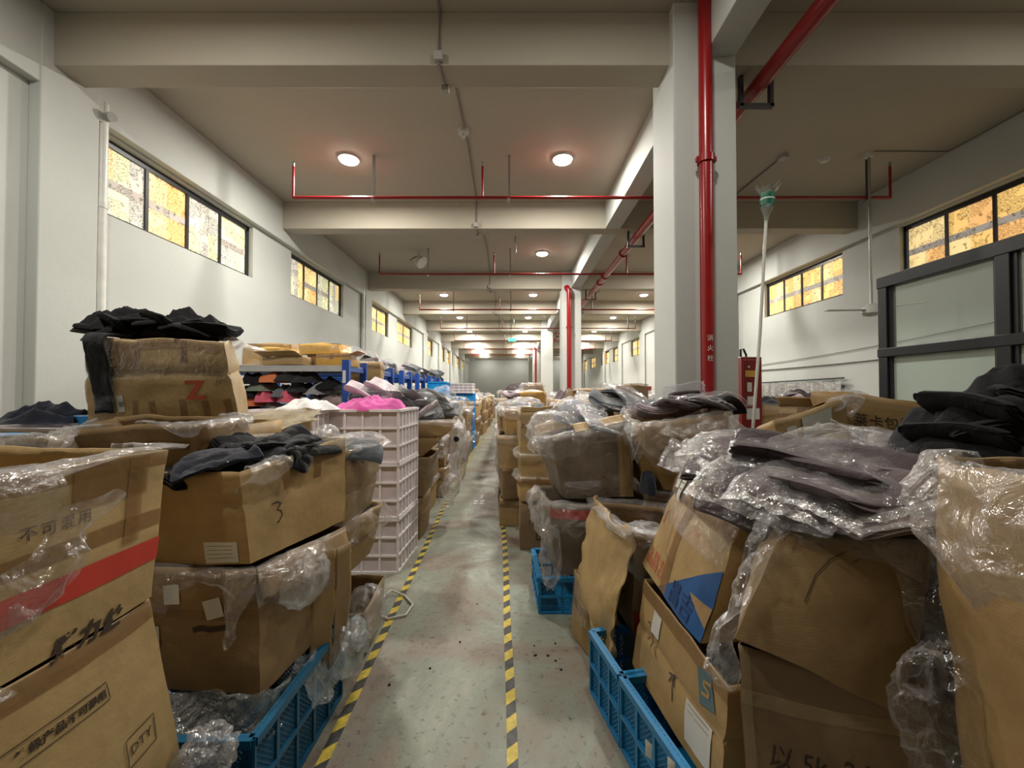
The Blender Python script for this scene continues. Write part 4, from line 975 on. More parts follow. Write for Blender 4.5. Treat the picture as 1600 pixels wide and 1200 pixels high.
# G: barrel-shaped taped cartons behind
G = box8('cardboard_box', 'bulging taped carton between the carton marked 3 and the white crates',
         [X(-1.35, 2.62, .84), P(535, 822, 2.52), P(580, 786, 2.98), X(-1.38, 3.1, .84)],
         [X(-1.42, 2.62, 1.26), P(542, 704, 2.52), P(600, 690, 2.98), X(-1.42, 3.1, 1.27)], 'card0', bulge=.045, crumple=.015, seed=26, levels=[.5, .85])
G.patch('shrink_film', 1, 0, .0, 1, 1, 'filmwrap', off=.009, nu=14, nv=8)
G.patch('packing_tape', 1, 0, .78, 1, .88, 'tape', nu=14); G.patch('packing_tape', 1, 0, .42, 1, .50, 'tape', nu=14); G.patch('packing_tape', 1, .45, 0, .6, 1, 'tapeclear', nu=3, nv=8)
G.liner(.8, 2.2, .04, .06, 'film', 27.0, puff=.02)
G2 = box8('cardboard_box', 'low crushed carton wrapped in plastic under the bulging taped carton',
         [X(-1.38, 2.55, .30), P(528, 905, 2.58), P(578, 868, 2.95), X(-1.38, 3.05, .34)],
         [X(-1.38, 2.58, .82), P(520, 822, 2.50), P(598, 785, 2.98), X(-1.38, 3.08, .83)], 'card4', bulge=.03, crumple=.03, seed=28)
G2.liner(.9, 2.3, .22, .0, 'film', 29.0, puff=.06, v=1.0); G2.patch('packing_tape', 1, 0, .5, 1, .6, 'tape', nu=12)
b = std_carton('flattened carton on the floor under the wrapped carton beside the white crates', -1.14, 2.82, .0, .45, .50, .28, .1, 'card3', seed=30, crumple=.04)
puff('plastic_bag', P(572, 955, 2.45), .10, .16, .13, 'film', 'clear plastic bag spilling onto the floor in front of the white crates', 31)
puff('plastic_bag', P(545, 1010, 2.2), .09, .14, .12, 'filmblue', 'bluish plastic bag hanging at the far end of the left blue crate', 32)
fl_ = lambda px, py, z=.012: (lambda q: Vector((q.x, q.y, z)))(P(px, py, 1.6*FPX/(py-HOR)))
t = tag(MB().tube([fl_(600, 930, .05), fl_(588, 945), fl_(586, 958), fl_(606, 966), fl_(634, 960), fl_(645, 944), fl_(632, 930), fl_(612, 926, .03), fl_(596, 938, .04)], .008, 6).build('plastic_strap', 'paper', None), 'white plastic strap curled on the floor by the left tape', 'strap')
sheet('plastic_sheet', [[(470, 1040, 1.88), (505, 1005, 2.1), (545, 985, 2.3)], [(478, 1075, 1.84), (512, 1045, 2.06), (548, 1020, 2.26)], [(490, 1120, 1.80), (516, 1085, 2.02), (545, 1050, 2.22)]], 'filmblue', None, 22, 18, .02, 8, 39, .04, 'bluish film hanging over the aisle side of the left blue crate', 'plastic sheet')
# left blue crate under C
crate('plastic_crate', 'blue lattice crate on the floor under the dark brown carton, left side', (-1.42, 1.50, 0), (.51, .01, 0), (.01, .74, 0), .385, 'blueshaded', 5, 2, ncx=3)
sheet('plastic_sheet', [[(245, 1065, 1.66), (330, 1082, 1.64), (410, 1080, 1.62), (470, 1035, 1.9), (528, 985, 2.25)], [(250, 1110, 1.60), (330, 1130, 1.60), (405, 1120, 1.60), (470, 1070, 1.86), (532, 1030, 2.2)],
      [(260, 1150, 1.57), (330, 1150, 1.57), (410, 1165, 1.56), (455, 1120, 1.8), (480, 1085, 2.0)]], 'filmblue', None, 50, 20, .022, 7, 34, .04, 'bluish plastic sheet draped over the left blue crate', 'plastic sheet')
# bottom-left: crate behind DTY carton & white bag
crate('plastic_crate', 'shade-darkened blue crate at the bottom edge beside the carton marked DTY', (-1.08, .80, 0), (.34, .0, 0), (.0, .60, 0), .30, 'blueshaded', 4, 2, ncx=3)
puff('plastic_bag', P(322, 1182, 1.40), .075, .08, .075, 'filmthick', 'white plastic bag with pointed corners at the bottom edge beside the carton marked DTY', 36, amp=.5)
sheet('plastic_corner', [[(300, 1175, 1.42), (330, 1160, 1.42)], [(345, 1142, 1.4), (352, 1140, 1.4)]], 'filmthick', bpy.data.objects['plastic_bag.003'] if 'plastic_bag.003' in bpy.data.objects else None, 8, 8, .01, 9, 3, .01)
b = std_carton('dark carton low down behind the carton marked DTY', -1.42, .98, 0, .6, .9, .35, 0, 'card3', seed=37)
# White crate tower with pink clothes
for i in range(3):
    crate('plastic_crate', ['bottom white ribbed crate of the tall pinkish stack', 'middle white ribbed crate of the tall pinkish stack', 'top white ribbed crate of the tall pinkish stack, pink cloth on it'][i],
          (-1.64, 3.76, .482*i), (.63, .0, 0), (.03, .62, 0), .478, 'whitecrate', 6, 3, lattice=False, ncx=4, rim=.022)
heap('clothes_pile', X(-1.30, 4.0, 1.43), .29, .26, .10, 'pink', None, 61, .045, 5.0, 'bright pink cloth heaped on the white crate stack', 'clothes', n_=36, pw=4)
heap('clothes_pile', X(-1.62, 4.0, 1.42), .14, .2, .05, 'pink', None, 63, .03, 5.0, 'edge of pink cloth at the left of the white crate stack', 'clothes', n_=16)
# cream crate with cloth
crate('plastic_crate', 'cream plastic crate draped with white cloth left of the pink cloth', (-2.35, 3.45, 1.0), (.72, 0, 0), (0, .5, 0), .44, 'whitecrate', 5, 1, lattice=False, ncx=7)
sheet('white_cloth', [[(385, 648, 3.44), (430, 640, 3.44), (505, 636, 3.44)], [(388, 668, 3.41), (440, 660, 3.41), (490, 650, 3.41)], [(395, 690, 3.4), (450, 668, 3.4), (500, 655, 3.4)]], 'cream', None, 26, 12, .012, 6, 66, .02, 'cream cloth draped over the front of the cream crate', 'cloth')
heap('clothes_pile', P(480, 640, 3.7), .26, .2, .07, 'white', None, 67, .03, 6, 'white cloth bunched on top of the cream crate', 'clothes', n_=20)
b = std_carton('carton supporting the cream crate', -1.99, 3.7, .0, .7, .5, .5, 0, 'card1', seed=68, res=6)
b = std_carton('upper carton supporting the cream crate', -1.99, 3.7, .5, .7, .5, .5, 0, 'card3', seed=69, res=6)
# supports hidden under the left heaps (only their tops could be glimpsed)
for i, (x, y, z0, w_, d_, h) in enumerate(((-2.05, 2.75, 0, .8, .55, .5), (-2.05, 2.75, .5, .8, .55, .5), (-2.05, 2.78, 1.0, .8, .5, .40), (-1.75, 2.3, 0, .7, .5, .5), (-2.6, 2.6, 0, .5, .6, .55), (-2.6, 2.6, .55, .5, .6, .55), (-2.2, 1.8, 0, .8, .45, .45), (-2.2, 1.8, .45, .8, .45, .44), (-1.62, 2.15, .3, .1, .1, .1))):
    if i == 8: continue
    std_carton('plain carton buried %s' % ['at the bottom under the tall taped carton', 'second from the floor under the tall taped carton', 'directly beneath the tall taped carton', 'on the floor under the wide low carton', 'on the floor under the white crate', 'directly under the white crate', 'on the floor under the dark open carton', 'directly under the dark open carton'][i], x, y, z0, w_, d_, h, 0, None, seed=70+i, res=5, tapes=False, crumple=.006, bulge=.008)
# ================================================================== RIGHT FOREGROUND
crate('plastic_crate', 'near blue lattice crate along the right tape at the bottom edge', (.66, 1.12, 0), (.58, .12, 0), (-.165, .80, 0), .325, 'bluecrate', 6, 2, ncx=4)
crate('plastic_crate', 'far blue lattice crate along the right tape, under the torn board', (.49, 1.935, 0), (.58, .12, 0), (-.065, .35, 0), .325, 'bluecrate', 3, 2, ncx=4)
for k, (px, py, Y) in enumerate(((1012, 1170, 1.62), (1045, 1200, 1.50))):
    tag(sheet('torn_label', [[(px-6, py-14, Y), (px+6, py-4, Y-.02)], [(px-4, py+12, Y), (px+8, py+18, Y-.02)]], 'paper', None, 4, 6, .004, 9, k, .015), ['torn white label stuck to the near blue crate, upper scrap', 'torn white label stuck to the near blue crate, scrap at the bottom edge'][k], 'label')
# N2 lower carton with stickers
N2b = [X(.665, 1.36, .30), X(1.22, 1.44, .30), X(1.15, 2.12, .30), X(.585, 2.10, .27)]
N2 = box8('cardboard_box', 'carton in the near blue crate with a white sticker and a big paper label',
          N2b, [P(1140, 1072, 1.40), X(1.26, 1.50, .68), X(1.20, 2.12, .70), P(1008, 905, 2.10)], 'card0', bulge=.012, crumple=.010, seed=101, levels=[.52], nu=18)
N2.patch('packing_tape', 3, 0, .84, 1, .99, 'tape', nu=16)
N2.line('packing_tape', 3, [(.0, .52), (1, .50)], .012, 'tapeclear')
N2.patch('shipping_label', 3, .22, .60, .33, .84, 'paper', off=.004, nu=4)
N2.strokes('printed_lines', 3, [[(0, y), (1, y)] for y in (0, .25, .5, .75, 1)], .003, 'faintink', .235, .64, .06, .05)
N2.patch('shipping_label', 3, .70, .10, .92, .48, 'paper', off=.004, nu=4)
N2.strokes('printed_lines', 3, [[(0, y), (1, y)] for y in (0, .14, .28, .42, .56, .7, .85, 1)], .0025, 'faintink', .72, .14, .13, .14)
N2.strokes('handwriting', 3, [[(0, .9), (.2, 1), (.3, .6), (.05, .4)], [(.3, .8), (.55, .7)], [(.42, 1), (.4, .3)], [(.6, .9), (.85, .8), (.65, .4), (.9, .2)]], .005, 'faintink', .16, .34, .14, .13)
N2.strokes('handwriting', 3, [[(0, .8), (.9, 1)], [(.5, .95), (.62, .0)], [(.1, .5), (.5, .95), (.8, .6)]], .006, 'ink', .50, .26, .07, .10)
ds = N2.patch('emblem', 3, .79, .60, .91, .90, 'greyblue', off=.004, nu=4, rot=.3)
N2.strokes('emblem', 3, [[(1, 1), (.2, .8), (.2, .55), (.8, .45), (.8, .2), (0, 0)]], .012, 'card0', .825, .68, .05, .06, off=.006)
# N1 leaning carton with blue printed triangle
NL, FL_ = P(1095, 1005, 1.50), P(1005, 880, 2.16)
N1 = box8('cardboard_box', 'leaning taped carton with red characters and a dark blue printed corner',
          [NL, NL+X(.42, .04, -.01), FL_+X(.50, .02, 0), FL_], [P(1178, 765, 1.53), P(1178, 765, 1.53)+X(.36, .05, .02), P(1075, 705, 2.16)+X(.40, .02, 0), P(1075, 705, 2.16)],
          'card0', bulge=.035, crumple=.012, seed=103, levels=[.62], nu=18, nv=16)
for v in (.64, .80): N1.patch('packing_tape', 3, .0, v, 1, v+.09, 'tape', nu=16)
N1.patch('packing_tape', 3, .42, 0, .52, 1, 'tape', off=.004, nu=3, nv=12); N1.patch('packing_tape', 3, .60, .55, .95, .63, 'tapeclear', off=.005, nu=6)
N1.patch('shrink_film', 3, 0, .45, 1, 1, 'filmwrap', off=.009, nu=16, nv=8)
# blue triangle lower near corner (u grows toward us on this side)
def tri(b, k, pts, mat, off=.004, n_=14):
    vs = []; fs = []; a, bb, c = pts; idx = {}
    for i in range(n_+1):
        for j in range(n_+1-i):
            s_, t_ = i/n_, j/n_; idx[i, j] = len(vs)
            vs.append(b.S(k, a[0]+(bb[0]-a[0])*s_+(c[0]-a[0])*t_, a[1]+(bb[1]-a[1])*s_+(c[1]-a[1])*t_, off))
    for i in range(n_):
        for j in range(n_-i):
            fs.append((idx[i, j], idx[i+1, j], idx[i, j+1]))
            if i+j < n_-1: fs.append((idx[i+1, j], idx[i+1, j+1], idx[i, j+1]))
    return mesh_obj('blue_print', vs, fs, mat, b.root, 180)
tri(N1, 3, [(.52, .0), (1.0, .0), (1.0, .46)], 'blueprint'); tri(N1, 3, [(.40, .0), (.60, .0), (1.0, .46)], 'blueprint', off=.0038)
tri(N1, 3, [(.80, .20), (1.0, .08), (1.0, .22)], 'card1', off=.006)
N1.text('printed_text', 3, '品昌吉', .085, .04, .07, 'redink', rot=-.0, spacing=1.05)
N1.text('printed_text', 3, 'S', .085, .08, .40, 'redink', rot=0)
N1.text('printed_text', 3, '昌吉', .10, .58, .04, 'blueink', off=.0065)
N1.line('printed_frame', 3, [(.18, .62), (.34, .55), (.36, .25), (.50, .20)], .003, 'faintink')
N1.text('printed_text', 3, 'SX', .03, .66, .52, 'redink')
for i, (u, v, ln) in enumerate(((.10, .80, .24), (.20, .74, .30))):
    N1.patch('hanging_label', 3, u, v-ln*.4, u+.07, v+.12, 'paper', off=.014, nu=3, nv=6, rot=.15-.2*i)
    N1.strokes('printed_lines', 3, [[(0, y), (1, y)] for y in (0, .5, 1)], .004, 'ink', u+.015, v-.02, .03, .06, off=.017)
N1.liner(2.95, 3.65, .22, .06, 'filmthick', 104.0, puff=.045, rag=1.0)
N1.liner(3.45, 4.1, .10, .06, 'film', 105.0, puff=.03, rag=1.0)
puff('plastic_bag', P(1092, 712, 2.02), .09, .11, .075, 'filmthick', 'bright white plastic tuft on the top corner of the leaning carton', 106, amp=.4)
# K1 big dark carton facing us, K2 below it
k1b = [P(1147, 997, 1.24), P(1405, 1112, 1.14), X(1.20, 1.46, .70), X(.82, 1.46, .76)]
k1t = [P(1225, 828, 1.34), P(1465, 850, 1.22), X(1.42, 1.58, 1.22), X(.98, 1.60, 1.20)]
K1 = box8('cardboard_box', 'big dark carton facing us at the lower right, under the purple bagged clothes', k1b, k1t, 'card3', bulge=.03, crumple=.012, seed=107, nu=18, nv=16)
K1.strokes('crease_line', 0, [[(.9, 1), (.5, .8), (.3, .5), (.25, 0)], [(1.3, .9), (1.1, .8)]], .003, 'ink', .22, .45, .09, .20)
K2 = box8('cardboard_box', 'dark carton with faded handwriting at the bottom right, under the big dark one',
          [X(.645, 1.17, .50), X(1.17, 1.07, .50), X(1.28, 1.44, .50), X(.84, 1.46, .50)],
          [P(1152, 1008, 1.28), P(1440, 1075, 1.15), X(1.28, 1.50, .76), X(.86, 1.50, .80)], 'card5', bulge=.012, crumple=.012, seed=109, nu=16)
K2.text('handwriting', 0, '以 5k  2 Y', .062, .10, .22, 'ink', shear=.25); K2.patch('packing_tape', 0, 0, .60, 1, .70, 'tapeclear', nu=12)
K2.patch('packing_tape', 0, 0, 0, .055, 1, 'tapeclear', off=.006, nu=2, nv=10)
std_carton('carton on the floor at the bottom right corner under the handwritten one', 1.02, 1.33, .0, .44, .40, .48, 0, 'card3', seed=110, res=6, crumple=.004, bulge=.004)
# film down the left edge of K1
sheet('film_edge', [[(1190, 800, 1.38), (1212, 808, 1.33), (1240, 822, 1.30)], [(1165, 860, 1.36), (1180, 870, 1.28), (1200, 868, 1.28)], [(1140, 930, 1.33), (1158, 945, 1.24), (1174, 925, 1.25)],
      [(1108, 985, 1.34), (1130, 985, 1.22), (1152, 985, 1.22)], [(1102, 1025, 1.30), (1128, 1040, 1.20), (1155, 1020, 1.22)], [(1118, 1058, 1.27), (1135, 1070, 1.22), (1150, 1062, 1.22)]], 'filmthick', None, 20, 70, .028, 9, 112, .03, 'crumpled clear plastic trailing down the left edge of the big dark carton', 'plastic sheet')
sheet('plastic_sheet', [[(1165, 770, 1.42), (1230, 775, 1.36), (1320, 800, 1.30), (1420, 815, 1.22), (1510, 800, 1.1)], [(1180, 800, 1.40), (1245, 815, 1.28), (1320, 840, 1.22), (1410, 860, 1.16), (1500, 870, 1.1)],
      [(1215, 828, 1.38), (1265, 845, 1.29), (1330, 868, 1.24), (1400, 900, 1.16), (1470, 930, 1.12)]], 'film', None, 60, 22, .03, 5, 113, .03, 'clear plastic sheet lapping over the top of the big dark carton', 'plastic sheet')
sheet('plastic_sheet', [[(1370, 850, 1.20), (1420, 840, 1.16), (1470, 850, 1.12)], [(1400, 900, 1.17), (1450, 900, 1.12), (1490, 890, 1.08)], [(1420, 960, 1.14), (1470, 950, 1.08), (1500, 940, 1.05)], [(1450, 1010, 1.10), (1490, 1000, 1.05), (1520, 1000, 1.02)]], 'film', None, 24, 30, .02, 5, 115, .03, 'clear plastic strip hanging between the big dark carton and the right edge', 'plastic sheet')
# K3 right edge
K3 = box8('cardboard_box', 'bulging carton at the right edge draped with clear plastic',
          [X(1.07, .62, .55), X(1.7, .62, .55), X(1.7, 1.06, .55), X(1.10, 1.06, .55)],
          [X(1.05, .62, 1.42), X(1.7, .62, 1.44), X(1.7, 1.10, 1.44), X(1.10, 1.10, 1.42)], 'card1', bulge=.07, crumple=.03, seed=116, nu=16, nv=16)
K3.liner(2.85, 4.1, .30, .05, 'filmthick', 117.0, puff=.06, rag=.6, mt=24)
sheet('plastic_sheet', [[(1480, 716, 1.14), (1540, 722, 1.04), (1620, 728, .95)], [(1478, 790, 1.10), (1535, 800, 1.02), (1620, 810, .92)], [(1485, 870, 1.09), (1530, 860, 1.02), (1620, 868, .92)], [(1500, 950, 1.08), (1530, 890, 1.03), (1600, 872, .94)]], 'film', None, 34, 44, .028, 5.5, 118, .04, 'shiny clear plastic sheet draped over the carton at the right edge', 'plastic sheet')
puff('plastic_bag', P(1490, 1120, 1.02), .11, .09, .15, 'filmthin', 'big dim plastic bag low in the bottom right corner', 119, n_=26, amp=.3)
std_carton('carton on the floor beneath the bulging one at the right edge', 1.40, .84, .0, .6, .46, .53, 0, 'card1', seed=120, res=6, crumple=.004, bulge=.004)
# purple bagged clothes on top
mats_ = ['purple', 'plum', 'purple', 'plum', 'slate']
specs = [  # px, py, Y, rx, ry, rz, s, material, label
 (1130, 726, 1.86, .10, -.25, 1.00, 1.0, 'purple', 'its corner pointing left over the leaning carton'),
 (1162, 700, 1.92, .25, -.30, .75, 1.0, 'plum', 'standing up to a peak near the column foot'),
 (1215, 712, 1.74, .10, .20, -.55, 1.05, 'purple', 'long and creased, in the middle of the left slope'),
 (1190, 745, 1.60, .12, .22, -.85, 1.05, 'plum', 'rolled smooth along the front left of the heap'),
 (1290, 700, 1.70, .15, .15, -1.1, 1.1, 'purple', 'with bright folds, at the centre of the heap'),
 (1265, 752, 1.46, .05, .12, -1.0, 1.05, 'plum', 'rounded, at the front edge above the big dark carton'),
 (1345, 770, 1.36, .08, .05, -1.35, 1.05, 'plum', 'flat along the front edge towards the right'),
 (1345, 712, 1.80, .20, -.05, 1.45, 1.05, 'plum', 'folded back on itself near the white-labelled carton'),
 (1412, 694, 1.90, .22, -.15, 1.2, 1.0, 'purple', 'highest of the heap with a crumpled flap'),
 (1400, 712, 1.62, .12, .12, -1.2, 1.05, 'purple', 'deep brown beneath the black clothes'),
 (1450, 745, 1.48, .10, .20, -.9, 1.0, 'plum', 'half hidden under plastic at the right end'),
 (1440, 700, 1.72, .12, .18, -.7, 1.0, 'plum', 'beside the black clothes on the right'),
 (1385, 795, 1.28, .04, .05, -1.5, .9, 'taupe', 'dull brown and lowest, above the clear sheet'),
 (1240, 722, 1.95, .25, .1, .35, .95, 'purple', 'at the back of the heap beside the open small box'),
 (1345, 738, 1.50, .12, .1, -1.25, 1.05, 'purple', 'second from the front in the middle of the heap'),
]
for i, (px, py, Y, rx, ry, rz, s_, mm, lab) in enumerate(specs):
    bagged(mm, P(px, py, Y), rx, ry, rz, s_, i, 'purple-brown bagged packet, '+lab, 'bagged purple clothes at the right')
heap('clothes_pile', X(1.28, 1.62, 1.02), .52, .42, .24, 'purple', None, 130, .05, 5, 'dark purple clothes underneath the bagged packets at the right', 'clothes', n_=30, pw=4)
# black heap right
heap('clothes_pile', P(1560, 715, 1.52), .34, .28, .20, 'black', None, 133, .05, 6, 'big black clothes heap at the right edge', 'clothes', n_=34, pw=2.6)
heap('clothes_pile', P(1590, 660, 1.58), .20, .22, .17, 'black', None, 136, .05, 6, 'upper black mound of clothes against the frosted glass at the right edge', 'clothes', n_=24, pw=2)
rr = random.Random(9)
for i in range(12):
    g = garment('black', P(1548+i*4.5+rr.uniform(-35, 55), 706-i*7.0, 1.5+rr.uniform(-.08, .08)), rr.uniform(-.15, .15), rr.uniform(-.2, .2), rr.uniform(-.7, .7)+1.57, .95, i % 3)
    tag(g, 'black folded garment in the layered heap at the right edge, %s from below' % ['lowest', 'second', 'third', 'fourth', 'fifth', 'sixth', 'seventh', 'eighth', 'ninth', 'tenth', 'eleventh', 'topmost'][i], 'clothes', 'black garments at the right edge')
b = std_carton('carton beneath the black heap at the right edge', 1.95, 1.72, .0, .8, .6, .62, 0, 'card1', seed=134, res=6); b = std_carton('upper carton beneath the black heap at the right edge', 1.93, 1.70, .62, .8, .6, .58, 0, 'card4', seed=135, res=6)
# Q cartons behind
Q2 = box8('cardboard_box', 'long carton lettered in black characters behind the purple bagged clothes',
          [X(2.02, 2.62, 1.02), X(2.80, 2.35, 1.02), X(2.88, 2.8, 1.02), X(2.15, 3.05, 1.02)], [P(1322, 611, 2.66), P(1510, 640, 2.40), X(2.9, 2.8, 1.52), X(2.15, 3.05, 1.60)], 'card1', bulge=.01, crumple=.012, seed=137)
Q2.text('printed_text', 0, '莱卡包纱', .080, .075, .66, 'ink', spacing=1.0); Q2.patch('packing_tape', 0, 0, .86, 1, .93, 'tapeclear', nu=12)
Q2.flap(1, -40, .2, 'card1', seed=2)
Q1 = box8('cardboard_box', 'taped carton with two white address labels behind the purple bags',
          [X(1.46, 2.28, 1.02), X(2.00, 2.53, 1.02), X(1.94, 2.74, 1.02), X(1.40, 2.46, 1.02)], [P(1213, 658, 2.30), P(1325, 618, 2.55), X(1.96, 2.74, 1.50), X(1.42, 2.46, 1.38)], 'card0', bulge=.02, crumple=.02, seed=139)
Q1.patch('address_label', 0, .30, .70, .74, .95, 'paper', off=.004, nu=5, rot=.0); Q1.patch('address_label', 0, .10, .60, .22, .86, 'paper', off=.004, nu=3)
Q1.strokes('handwriting', 0, [[(0, 1), (1, .95)], [(0, .7), (.8, .68)], [(0, .4), (.5, .36)], [(.1, .1), (.6, .1)]], .006, 'ink', .36, .73, .13, .09)
Q1.liner(.72, 1.6, .07, .05, 'filmthick', 140.0, puff=.06, rag=1)
Q3 = std_carton('small open carton with raised flaps near the red fire cabinet', 2.11, 3.05, 1.10, .25, .22, .40, .5, 'card1', seed=141, res=6, flaps=((0, 60, .06), (1, -20, .07), (2, 10, .07), (3, 30, .07)))
std_carton('carton under the labelled and lettered cartons, left of the two', 1.68, 2.7, .0, .5, .6, .52, .3, 'card3', seed=142, res=5); std_carton('second carton up under the two labelled ones, left', 1.68, 2.7, .52, .5, .6, .49, .3, 'card1', seed=143, res=5)
std_carton('carton on the floor under the lettered long carton', 2.42, 2.7, .0, .75, .5, .5, -.2, 'card3', seed=144, res=5); std_carton('second carton up under the lettered long carton', 2.42, 2.7, .5, .75, .5, .51, -.2, 'card5', seed=145, res=5)
std_carton('carton supporting the small open carton, upper', 2.02, 3.3, .55, .5, .5, .54, 0, 'card4', seed=146, res=5); std_carton('carton supporting the small open carton, on the floor', 2.02, 3.3, .0, .5, .5, .54, 0, 'card1', seed=147, res=5)
# N0 carton with torn board
N0 = box8('cardboard_box', 'dark carton with a long torn board hanging off its aisle side',
          [X(.62, 2.22, .34), X(1.06, 2.26, .34), X(1.02, 2.95, .34), X(.60, 2.95, .34)],
          [P(990, 835, 2.20), P(1045, 842, 2.22)+X(.2, 0, .02), P(1040, 795, 2.85)+X(.0, 0, .0), P(930, 783, 2.93)], 'card3', bulge=.015, crumple=.015, seed=150)
N0.text('handwriting', 0, '2♦', .07, .12, .50, 'ink'); N0.patch('printed_stripe', 0, .02, .02, .35, .22, 'stripe_red', nu=4)
bd = sheet('torn_board', [[(929, 782, 2.93), (958, 806, 2.5), (990, 834, 2.2)], [(915, 850, 2.80), (950, 880, 2.4), (982, 900, 2.15)], [(904, 925, 2.68), (938, 945, 2.35), (970, 925, 2.15)], [(924, 965, 2.50), (945, 1000, 2.3), (965, 985, 2.15)], [(938, 1000, 2.35), (946, 1036, 2.22), (955, 1018, 2.16)]],
      'card2', N0.root, 20, 34, .010, 5, 151, .06, th=.006, smooth=50)
bd['label'] = 'torn pale cardboard board'
N0.liner(3.25, 4.9, .04, .10, 'filmthick', 152.0, puff=.04, rag=.8); N0.liner(4.0, 4.9, .30, .04, 'film', 153.0, puff=.06, rag=.6, mt=16); N0.liner(1.0, 3.2, .03, .10, 'film', 154.0, puff=.04)
puff('plastic_bag', P(1010, 835, 2.35), .12, .16, .05, 'filmthick', 'white crumpled plastic filling the carton with the torn board', 155)
std_carton('carton on the floor under the carton with the torn board', .82, 2.62, .0, .44, .6, .32, 0, 'card5', seed=156, res=6, crumple=.005, bulge=.005)
# M2, M3
M3 = box8('cardboard_box', 'carton with a dark red stripe under the big plastic-covered carton',
          [X(.32, 3.12, .27), X(.98, 3.10, .27), X(.98, 3.62, .27), X(.28, 3.66, .27)], [P(858, 785, 3.1), P(1020, 790, 3.12), X(1.02, 3.6, .80), X(.22, 3.7, .78)], 'cardgrey', bulge=.02, crumple=.02, seed=160)
M3.patch('red_stripe', 0, 0, .78, 1, .92, 'stripe_red', nu=14); M3.liner(3.0, 4.45, .24, .02, 'filmthick', 161.0, puff=.07, rag=.6, v=.98, mt=16)
M2 = box8('cardboard_box', 'big grey-brown carton wrapped in clear plastic beside the aisle, right side',
          [P(884, 778, 3.15), P(990, 776, 3.2), X(.94, 3.72, .82), X(.34, 3.72, .82)], [P(862, 684, 3.12), P(985, 657, 3.25), X(.92, 3.75, 1.36), P(836, 681, 3.7)], 'cardgrey', bulge=.025, crumple=.015, seed=162, nu=18)
M2.patch('side_panel', 0, .80, .0, 1, .86, 'card0', off=.004, nu=4, nv=10); M2.line('crease_line', 0, [(.42, 0), (.40, .85)], .005, 'tape'); M2.patch('packing_tape', 3, 0, .45, 1, .55, 'tape', nu=10)
for u, v in ((.46, .78), (.52, .12)):
    M2.strokes('stamp_ring', 0, [[(.5+.5*cos(a*.63), .5+.5*sin(a*.63)) for a in range(11)]], .004, 'faintink', u, v, .07, .09)
M2.patch('shrink_film', 0, 0, 0, 1, 1, 'filmwrap', off=.010, nu=14, nv=10); M2.patch('shrink_film', 3, 0, 0, 1, 1, 'filmwrap', off=.010, nu=14, nv=10)
M2.liner(0, 4, .15, .08, 'film', 163.0, puff=.05, rag=.5, n_=90, mt=18); M2.liner(.05, .5, .10, .0, 'filmthin', 164.0, puff=.06, v=.22)
M2.flap(2, 35, .12, 'card0', seed=5); M2.flap(0, -60, .10, 'card0', u0=.3, u1=.95, seed=6)
puff('plastic_bag', P(865, 672, 3.4), .20, .16, .15, 'filmthick', 'white plastic bag ballooning from the top of the plastic-covered carton', 165, n_=26)
crate('plastic_crate', 'blue crate under the red-striped carton beside the right tape', (.20, 3.08, 0), (.66, .0, 0), (-.02, .56, 0), .26, 'bluecrate', 5, 2, ncx=4)
puff('plastic_bag', P(860, 865, 3.02), .07, .12, .22, 'film', 'clear plastic bag hanging down beside the blue crate at the right tape', 166, n_=22)
t_ = std_carton('small torn carton crushed against the far end of the torn board', .52, 2.72, .0, .16, .3, .40, .2, 'card4', seed=167, res=8, crumple=.03)
# M4, M5
M4 = box8('cardboard_box', 'carton swathed in wrinkled plastic in front of the nearest column',
          [X(1.06, 3.0, .90), X(1.52, 3.0, .92), X(1.56, 3.45, .92), X(1.0, 3.5, .9)], [P(1003, 664, 3.0), P(1138, 645, 2.95), X(1.55, 3.45, 1.46), X(.92, 3.5, 1.44)], 'card1', bulge=.03, crumple=.02, seed=170)
M4.liner(0, 4, .30, .08, 'filmthick', 171.0, puff=.07, rag=.5, n_=90, mt=20)
sheet('plastic_sheet', [[(1000, 662, 2.96), (1060, 652, 2.93), (1138, 642, 2.9)], [(1012, 700, 2.93), (1070, 700, 2.88), (1135, 690, 2.87)], [(1040, 735, 2.94), (1085, 745, 2.89), (1130, 750, 2.89)]], 'filmthick', None, 44, 36, .03, 8, 175, .05, 'densely wrinkled film over the front of the carton by the column', 'plastic sheet')
M5 = std_carton('dark carton directly under the plastic-swathed carton by the column', 1.28, 3.25, .45, .50, .48, .44, 0, 'card5', seed=172, res=8, liner=.1); std_carton('carton on the floor under the two in front of the column', 1.28, 3.25, .0, .50, .48, .44, 0, 'card3', seed=173, res=6)
heap('clothes_pile', P(1012, 768, 3.02), .05, .12, .13, 'navy', None, 174, .03, 8, 'dark blue cloth squeezed between the plastic-covered cartons', 'clothes', n_=14, pw=6)
